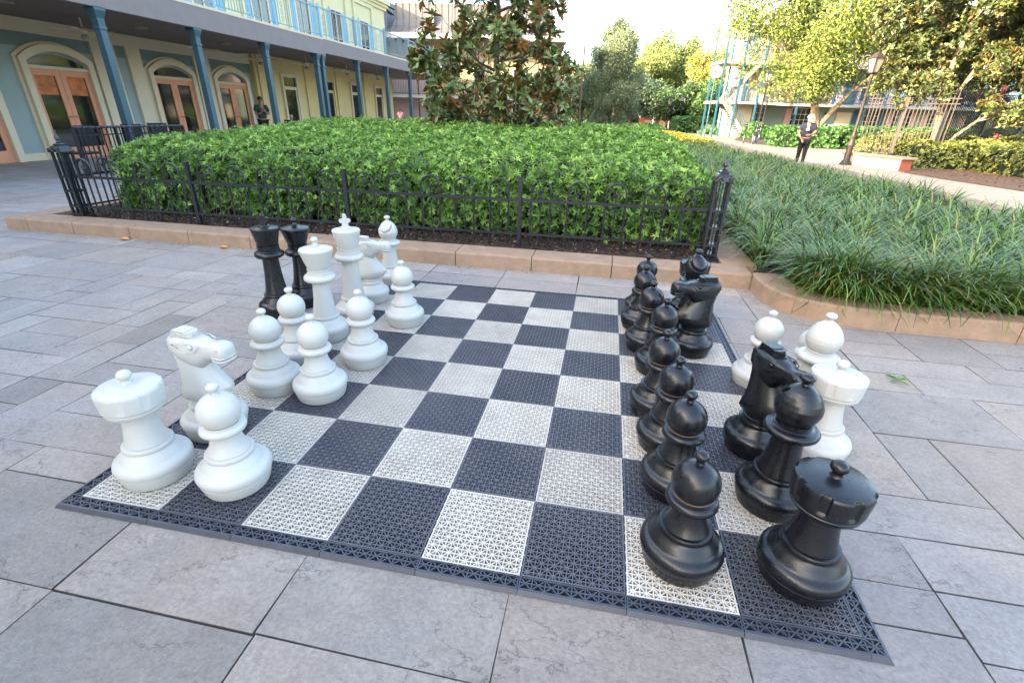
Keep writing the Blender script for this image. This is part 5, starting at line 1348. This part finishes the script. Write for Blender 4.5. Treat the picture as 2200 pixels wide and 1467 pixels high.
# ------------------------------------------------------------------ back building with mansard roof
AZ = math.atan2(.1752, .98453)
def at_ld(la, de, z=0.0): return LD(la, de, z)
BB = thing('apartment_building', 'ochre building with a curved grey mansard roof and balconies behind the magnolia', 'building', at_ld(-10.6, 43), AZ)
bd = lambda mb, n, m, p=None, sm=None: mb.build(n, m, p or BB, sm)
W_ = 14.0
bd(MB().box(0, W_, 1.6, 12, -.1, 6.4), 'wall', 'ochre'); bd(MB().box(.25, 3.2, 1.52, 1.6, 0, 6.3), 'pale_panel', 'mauve')
bd(MB().box(-.1, W_, 0, 1.6, 2.35, 2.55), 'balcony', 'grey_conc'); bd(MB().box(-.2, W_+.2, -.2, 12, 6.4, 6.75), 'eave', 'grey_conc')
rf = MB(); prof = [(0, 6.75), (.5, 6.95), (.85, 7.3), (1.05, 7.8), (1.15, 8.6), (1.15, 8.85), (6, 8.85)]
lay = [[(-.1+max(0,a*.9), a, z), (W_-max(0,a*.9)+.1, a, z), (W_-max(0,a*.9)+.1, 12-a*.5, z), (-.1+max(0,a*.9), 12-a*.5, z)] for a, z in prof[:-1]]
rf.loft(lay); sm_ = rf
for k in range(1, 34):
    x = k*.5
    for (a, z), (b, z2) in zip(prof[:5], prof[1:6]):
        if z2 - z < .01: continue
        xa = min(max(x, -.1+a*.9), W_-a*.9); sm_.bar((xa, a-.02, z), (min(max(x, -.1+b*.9), W_-b*.9), b-.02, z2), .03, .03)
R_ = bd(rf, 'mansard_roof', 'slate_roof')
for x in (3.6, 6.9, 10.2):
    o = MB(); o.prism([(x+.34*math.cos(a), 7.75+.58*math.sin(a)) for a in [2*PI*k/20 for k in range(20)]], 'y', .72, 1.2); f = bd(o, 'oval_window', 'white_paint', R_)
for fl, z in ((0, .1), (1, 2.6)):
    for x in (4.6, 7.4, 10.6, 13.6):
        f = bd(MB().box(x-.55, x+.55, 1.5, 1.6, z, z+2.1), 'window', 'white_paint'); bd(MB().box(x-.45, x+.45, 1.48, 1.5, z+.1, z+2.0), 'pane', 'glass', f)
    for x in (1.2, 6.0, 9.0, 12.1):
        pass
for x in (0, 2.6, 5.2, 7.8, 10.4, 13.0, 15.6): bd(MB().box(x-.05, x+.05, .02, .12, 0, 6.4), 'post', 'bronze')
for zb in (2.55,):
    for k in range(6):
        a, b = k*2.6, k*2.6+2.6; mb = MB().box(a, b, .04, .08, zb+1.05, zb+1.10).box(a, b, .04, .08, zb+.08, zb+.12)
        for i in range(1, 20): x = a+(b-a)*i/20; mb.box(x-.012, x+.012, .05, .07, zb+.1, zb+1.05)
        bd(mb, 'railing_panel', 'bronze')
WG = thing('wing_building', 'pale siding block with a round blue window beside the ochre building', 'building', at_ld(-17.6, 46), AZ)
w_ = MB().box(0, 6.8, 0, 10, -.1, 8.6)
for k in range(40): w_.box(0, 6.8, -.015, 0, .2+k*.21, .38+k*.21)
w_.build('wall', 'siding', WG); MB().box(-.2, 7.0, -.2, 10, 8.6, 8.8).build('roof', 'slate_roof', WG)
MB().prism([(6.1+.42*math.cos(a), 7.1+.42*math.sin(a)) for a in [2*PI*k/20 for k in range(20)]], 'y', -.08, -.02).build('round_window', 'sky_wall', WG)
WH = thing('wing_building', 'long neighbouring block standing behind the far end of the left building', 'building', (-30, 38, 0))  # added block, hidden from view, there to shade the ochre building
MB().box(0, 13, 0, 16, -.1, 9.0).build('wall', 'siding', WH); MB().box(-.2, 13.2, -.2, 16.2, 9.0, 9.3).build('roof', 'slate_roof', WH)
for i, (x, lbl) in enumerate(((3.9, 'dark patio umbrella base and seats under the gallery, left of the far columns'), (7.0, 'dark bin like seat group farther right under the ochre building'))):
    p = at_ld(-10.6+x-.6, 36); t = thing('patio_chair', lbl, 'chair', (p[0], p[1], GZ), .3)
    MB().box(-.6, .6, -.25, .25, .40, .46).build('seat', 'iron', t); MB().box(-.6, .6, .2, .25, .5, .95).build('backrest', 'iron', t)
    for sx in (-.55, .55):
        for sy in (-.2, .2): MB().box(sx-.02, sx+.02, sy-.02, sy+.02, 0, .41).build('leg', 'iron', t)

# ------------------------------------------------------------------ right building: three storeys of balconies
RB = thing('balcony_building', 'three storey mint and blue balcony building behind the trees at right', 'building', at_ld(19.2, 46.5), AZ)
rb = lambda mb, n, m, p=None, sm=None: mb.build(n, m, p or RB, sm)
BW = 34
segs = [(0,4.0,'mint'),(4.0,9.0,'mint'),(9.0,13.5,'lilac'),(13.5,19,'mint'),(19,25,'sky_wall'),(25,34,'mint')]
for a, b, m in segs:
    rb(MB().box(a, b, 1.9, 4.4, -.1, 2.55), 'ground_wall', 'mint')
    for z0 in (2.75, 5.65): rb(MB().box(a, b, 1.9, 4.4, z0-.1, z0+2.75), 'upper_wall', m if m != 'mint' else ('sky_wall' if a > 10 else 'mauve'))
rb(MB().box(1.9, 4.7, 1.84, 1.9, 2.8, 5.4), 'white_bay', 'white_paint')  # white panel; sunlight on this stretch of wall is put into its colour
for z in (2.55, 5.45): rb(MB().box(-.2, BW, 0, 1.9, z, z+.20), 'balcony', 'grey_conc')
rb(MB().box(-.1, BW+.3, -.3, 4.6, 8.35, 8.6), 'eave', 'grey_conc')
rb(MB().loft([[(-.1,-.3,8.6),(BW+.3,-.3,8.6),(BW+.3,4.6,8.6),(-.1,4.6,8.6)], [(2,1.8,9.8),(BW-2,1.8,9.8),(BW-2,2.6,9.8),(2,2.6,9.8)]]), 'roof', 'slate_roof')
px = [.1, 5.0, 8.0, 10.9, 14.2, 17.4, 20.6, 23.8, 27.0, 30.2, 33.6]
for i, x in enumerate(px):
    rb(MB().box(x-.07, x+.07, .03, .17, 0, 8.35), 'post', 'teal_shutter' if i % 3 else 'blue_col')
for z in (2.75, 5.65):
    for a, b in zip(px[:-1], px[1:]):
        mb = MB().box(a+.08, b-.08, .06, .11, z+1.0, z+1.05).box(a+.08, b-.08, .06, .11, z+.08, z+.12); n = int((b-a)/.12)
        for i in range(1, n): x = a+(b-a)*i/n; mb.box(x-.011, x+.011, .075, .095, z+.1, z+1.0)
        rb(mb, 'railing_panel', 'iron')
def rwin(x, z, w, h, fr='white_paint', sh=None, door=False):
    f = rb(MB().box(x-w/2-.08, x+w/2+.08, 1.82, 1.9, z-.08, z+h+.08), 'window', fr)
    rb(MB().box(x-w/2, x+w/2, 1.80, 1.82, z, z+h), 'pane', 'glass', f)
    mu = MB()
    for k in range(1, 4): mu.box(x-w/2+w*k/4-.02, x-w/2+w*k/4+.02, 1.785, 1.80, z, z+h)
    for k in range(1, 4): mu.box(x-w/2, x+w/2, 1.783, 1.80, z+h*k/4-.02, z+h*k/4+.02)
    rb(mu, 'muntins', fr, f)
    if sh:
        for s in (-1, 1): x0 = x+s*(w/2+.10)-(.45 if s < 0 else 0); rb(MB().box(x0, x0+.45, 1.84, 1.9, z, z+h), 'shutter', sh)
for x, z, w, h, sh in [(2.6,.7,.9,1.7,'mint'),(6.4,.6,1.6,1.8,'pink'),(6.2,3.2,1.6,2.0,'pink'),(12.6,.6,1.7,1.8,'teal_shutter'),(15.6,.6,1.5,1.8,'pink'),(18.9,.7,1.8,1.5,'pink'),(22.3,.7,1.8,1.5,'pink'),(25.6,.7,1.8,1.5,'red_trim'),(29,.7,1.8,1.5,'pink'),
                       (12.4,3.2,1.0,2.0,'teal_shutter'),(16,3.2,1.0,2.0,'blue_shutter'),(19.4,3.2,1.2,2.0,'teal_shutter'),(22.8,3.2,1.2,2.0,'red_trim'),(26.2,3.2,1.2,2.0,'blue_shutter'),(29.6,3.2,1.2,2.0,'teal_shutter'),(6.2,6.1,1.2,1.9,'pink'),(12.4,6.1,1.2,1.9,'teal_shutter'),(19.4,6.1,1.2,1.9,'blue_shutter')]: rwin(x, z, w, h, 'white_paint', sh)
rb(MB().box(9.7, 11.0, 1.82, 1.9, .0, 2.2), 'door', 'cream'); rb(MB().box(9.8, 10.9, 1.82, 1.9, 2.8, 5.0), 'shutter', 'teal_shutter')
rb(MB().box(8.6, 8.9, 1.70, 1.9, 1.8, 2.15), 'wall_lamp', 'iron')
# stair tower
ST = thing('outdoor_staircase', 'open outdoor staircase with blue posts at the left end of the balcony building', 'staircase', at_ld(16.5, 44.5), AZ)
s_ = lambda mb, n, m, p=None: mb.build(n, m, p or ST)
for x in (0, 1.5, 3.2):
    for y in (0, 2.6): s_(MB().box(x-.06, x+.06, y-.06, y+.06, 0, 8.3), 'post', 'teal_shutter')
for z in (2.55, 5.45): s_(MB().box(-.2, 3.6, 0, 2.7, z, z+.2), 'landing', 'grey_conc')
s_(MB().box(3.2, 5.4, 0, 2.2, 2.55, 2.72), 'landing', 'grey_conc')
for z0, sgn in ((0, 1), (2.75, -1), (5.65, 1)):
    for yo in (.1, 1.1):
        xa, xb = (2.9, .5) if sgn > 0 else (.5, 2.9)
        if z0 < 6: s_(MB().bar((xa, yo, z0), (xb, yo, z0+2.75), .06, .3), 'stringer', 'grey_conc')
    if z0 < 6:
        xa, xb = (2.9, .5) if sgn > 0 else (.5, 2.9); tr_ = MB()
        for k in range(1, 15): x = xa+(xb-xa)*k/15; z = z0+2.75*k/15; tr_.box(x-.11, x+.11, .13, 1.07, z-.02, z+.02)
        s_(tr_, 'treads', 'grey_conc')
        hr = MB(); hr.bar((xa, .1, z0+1.0), (xb, .1, z0+3.7), .05)
        for k in range(0, 16): x = xa+(xb-xa)*k/15; z = z0+2.75*k/15; hr.box(x-.012, x+.012, .09, .11, z+.1, z+.98)
        s_(hr, 'handrail', 'teal_shutter')
for z in (2.75, 5.65):
    hr = MB().box(-.2, 3.3, -.02, .03, z+1.0, z+1.05)
    for k in range(30): hr.box(-.2+k*.12, -.176+k*.12, -.01, .02, z, z+1.0)
    s_(hr, 'railing_panel', 'teal_shutter')
s_(MB().box(2.4, 3.6, 1.4, 2.7, 0, 2.5), 'block_base', 'cream')
t = thing('number_sign', 'round white sign with a dark 6 on a pole at the left of the staircase', 'sign', at_ld(15.6, 43.6), AZ)
MB().lathe([(.05,0),(.05,4.6)], 8).build('pole', 'blue_col', t)
MB().prism([(.42*math.cos(a), 4.75+.42*math.sin(a)) for a in [2*PI*k/24 for k in range(24)]], 'y', -.05, .05).build('sign_panel', 'sign', t)
cu = bpy.data.curves.new('numeral', 'FONT'); cu.body = '6'; cu.size = .72; cu.align_x = 'CENTER'; cu.align_y = 'CENTER'; cu.extrude = .005; cu.materials.append(M['iron'])
tmp = bpy.data.objects.new('numeral_tmp', cu); COL.objects.link(tmp); dg = bpy.context.evaluated_depsgraph_get(); dg.update(); nm_ = bpy.data.meshes.new_from_object(tmp.evaluated_get(dg)); bpy.data.objects.remove(tmp)
o = bpy.data.objects.new('numeral', nm_); COL.objects.link(o); o.parent = t; o.location = (0, -.06, 4.75); o.rotation_euler = (PI/2, 0, 0)

# low far building and brick pier
t = thing('low_building', 'low far building with pale posts and a flat roof beyond the street lamps', 'building', at_ld(14.5, 84), AZ)
MB().box(0, 14, 2, 8, 0, 2.4).build('wall', 'bark_dark', t); MB().box(-.4, 14.4, 0, 8, 2.4, 2.65).build('roof', 'mauve', t)
for x in (.5, 2.6, 5, 7.2, 9.5, 11.8): MB().box(x-.15, x+.15, .3, .6, 0, 2.4).build('post', 'mauve', t)
p = LD(12.1, 52); t = thing('brick_pier', 'red brick pier with a dark finial beside the far planting', 'pier', (p[0], p[1], 0), AZ)
MB().box(-.26, .26, -.26, .26, 0, 1.2).box(-.31, .31, -.31, .31, 1.2, 1.28).build('shaft', 'brick_red', t); MB().lathe([(.06,1.28),(.04,1.5),(.12,1.6),(.02,1.75)], 10).build('finial', 'iron', t)
# tall iron fence on a low seat wall
tw = thing('seat_wall', 'low pale seat wall with a brick end beside the street lamp', 'wall', (11.2, 17.4, 0), 0)
a = math.atan2(2.35, -.85)
def rot2(x, y): return (x*math.cos(a)-y*math.sin(a), x*math.sin(a)+y*math.cos(a))
def pl(x0, x1, y0, y1, z0, z1): 
    return MB().prism([rot2(x0, y0), rot2(x1, y0), rot2(x1, y1), rot2(x0, y1)], 'z', z0, z1)
pl(.0, 2.6, -.42, 0, 0, .36).build('wall_body', 'plaster', tw); pl(-.02, .0, -.42, -.002, 0, .358).build('brick_end', 'brick_red', tw); pl(-.10, 2.7, -.50, .06, .36, .42).build('coping', 'walk', tw)
def spear_fence(label, p0, p1, zb, h, m, posts):
    L = math.hypot(p1[0]-p0[0], p1[1]-p0[1]); an = math.atan2(p1[1]-p0[1], p1[0]-p0[0])
    t = thing('spear_fence', label, 'fence', (p0[0], p0[1], zb), an)
    for z in (.18, .32, h-.42, h-.26): MB().box(0, L, -.012, .012, z-.015, z+.015).build('rail', m, t)
    n = int(L/.105); mb = MB()
    for i in range(1, n):
        x = L*i/n; mb.box(x-.013, x+.013, -.013, .013, .05, h-.08); mb.lathe([(.006,h-.08),(.018,h-.04),(.001,h+.06)], 5, x, 0)
        if i % 2: mb.tube([(x-.05+.05*math.cos(q), 0, h-.34+.06*math.sin(q)) for q in [2*PI*k/8 for k in range(9)]], .006, 4, cap=False); mb.tube([(x-.05+.05*math.cos(q), 0, .25+.06*math.sin(q)) for q in [2*PI*k/8 for k in range(9)]], .006, 4, cap=False)
    mb.build('pickets', m, t)['kind'] = 'stuff'
    for x in posts:
        MB().box(x-.05, x+.05, -.05, .05, -zb, h+.05).lathe([(.05,h+.05),(.03,h+.08),(.05,h+.13),(.01,h+.22)], 10, x, 0).build('post', m, t)
spear_fence('tall spear topped iron fence with an aged bronze sheen behind the seat wall', (10.9, 20.2), (13.1, 18.9), .25, 2.2, 'bronze', (1.15,))  # brown tint carries the golden sunlight on this section
spear_fence('dark section of the tall spear topped iron fence right of the bronze section', (13.15, 19.5), (17.6, 22.6), .1, 2.35, 'iron', (.0, 2.6, 5.3))
p = MB(); 
# ------------------------------------------------------------------ lamps and bollards
def lamp_post(name, label, loc, h, m, sc_=1.0, rz=.4, group='black street lamps along the path'):
    t = thing(name, label, 'street lamp', loc, rz, group)
    b = MB().lathe([(.20,0),(.20,.05),(.165,.09),(.15,.13),(.105,.20),(.095,.60),(.115,.64),(.125,.67),(.115,.70),(.085,.74),(.075,.90),(.09,.94),(.06,.98),(.052,1.05),(.042,h-.80),(.055,h-.78),(.06,h-.74),(.05,h-.70),(.03,h-.66)], 16)
    b.build('pole', m, t, 40)
    hd = MB(); z0, z1 = h-.62, h-.22
    lay = lambda r_, z: [(-r_,-r_,z),(r_,-r_,z),(r_,r_,z),(-r_,r_,z)]
    hd.loft([lay(.05, z0-.06), lay(.095, z0-.02), lay(.095, z0)])
    for sx, sy in ((-1,-1),(1,-1),(1,1),(-1,1)): hd.bar((sx*.092, sy*.092, z0), (sx*.158, sy*.158, z1), .022)
    ln = hd.build('lantern', m, t)
    MB().loft([lay(.086, z0+.005), lay(.150, z1)]).build('glass', 'lamp_glass', ln)
    MB().loft([lay(.185, z1), lay(.185, z1+.02), lay(.135, z1+.07), lay(.075, z1+.15), lay(.07, z1+.16), lay(.055, z1+.17)]).lathe([(.03,z1+.17),(.035,z1+.19),(.012,z1+.21),(.02,z1+.23),(.002,z1+.27)], 10).build('lantern_roof', m, ln)
    t.scale = (sc_,)*3
    return t
lamp_post('street_lamp', 'nearest street lamp, bronze pole and clear lantern, sunlit beside the seat wall', (10.33, 19.19, 0), 3.55, 'bronze', 1, .35)
lamp_post('street_lamp', 'black street lamp in front of the hedge, left of the person in the white cap', (11.45, 36.2, 0), 4.3, 'iron', 1.0, .2)
lamp_post('street_lamp', 'far black street lamp, tallest of the small distant group by the dark shrubs', (9.0, 57.5, 0), 3.6, 'iron')
lamp_post('street_lamp', 'far black street lamp, second of the small distant group', (8.0, 60, 0), 3.3, 'iron')
lamp_post('street_lamp', 'far black street lamp, leftmost of the small distant group', (6.7, 62, 0), 3.1, 'iron')
lamp_post('street_lamp', 'black street lamp seen through the branches just left of the oak', (13.1, 41.5, 0), 3.9, 'iron')
for i, (x, y) in enumerate(((10.35, 34.5), (10.75, 33.9))):
    t = thing('bollard', ['slim black bollard at the path edge, left one of the pair', 'slim black bollard at the path edge, right one of the pair nearest the street lamp'][i], 'bollard', (x, y, 0), 0, 'pair of slim bollards by the path')
    MB().lathe([(.075,0),(.075,.05),(.05,.08),(.046,1.0),(.06,1.03),(.06,1.06),(.045,1.09)], 14).build('shaft', 'iron', t, 40); MB().lathe([(.03,1.08),(.06,1.12),(.062,1.17),(.04,1.21),(.01,1.23)], 14).build('cap', 'iron', t, 40)
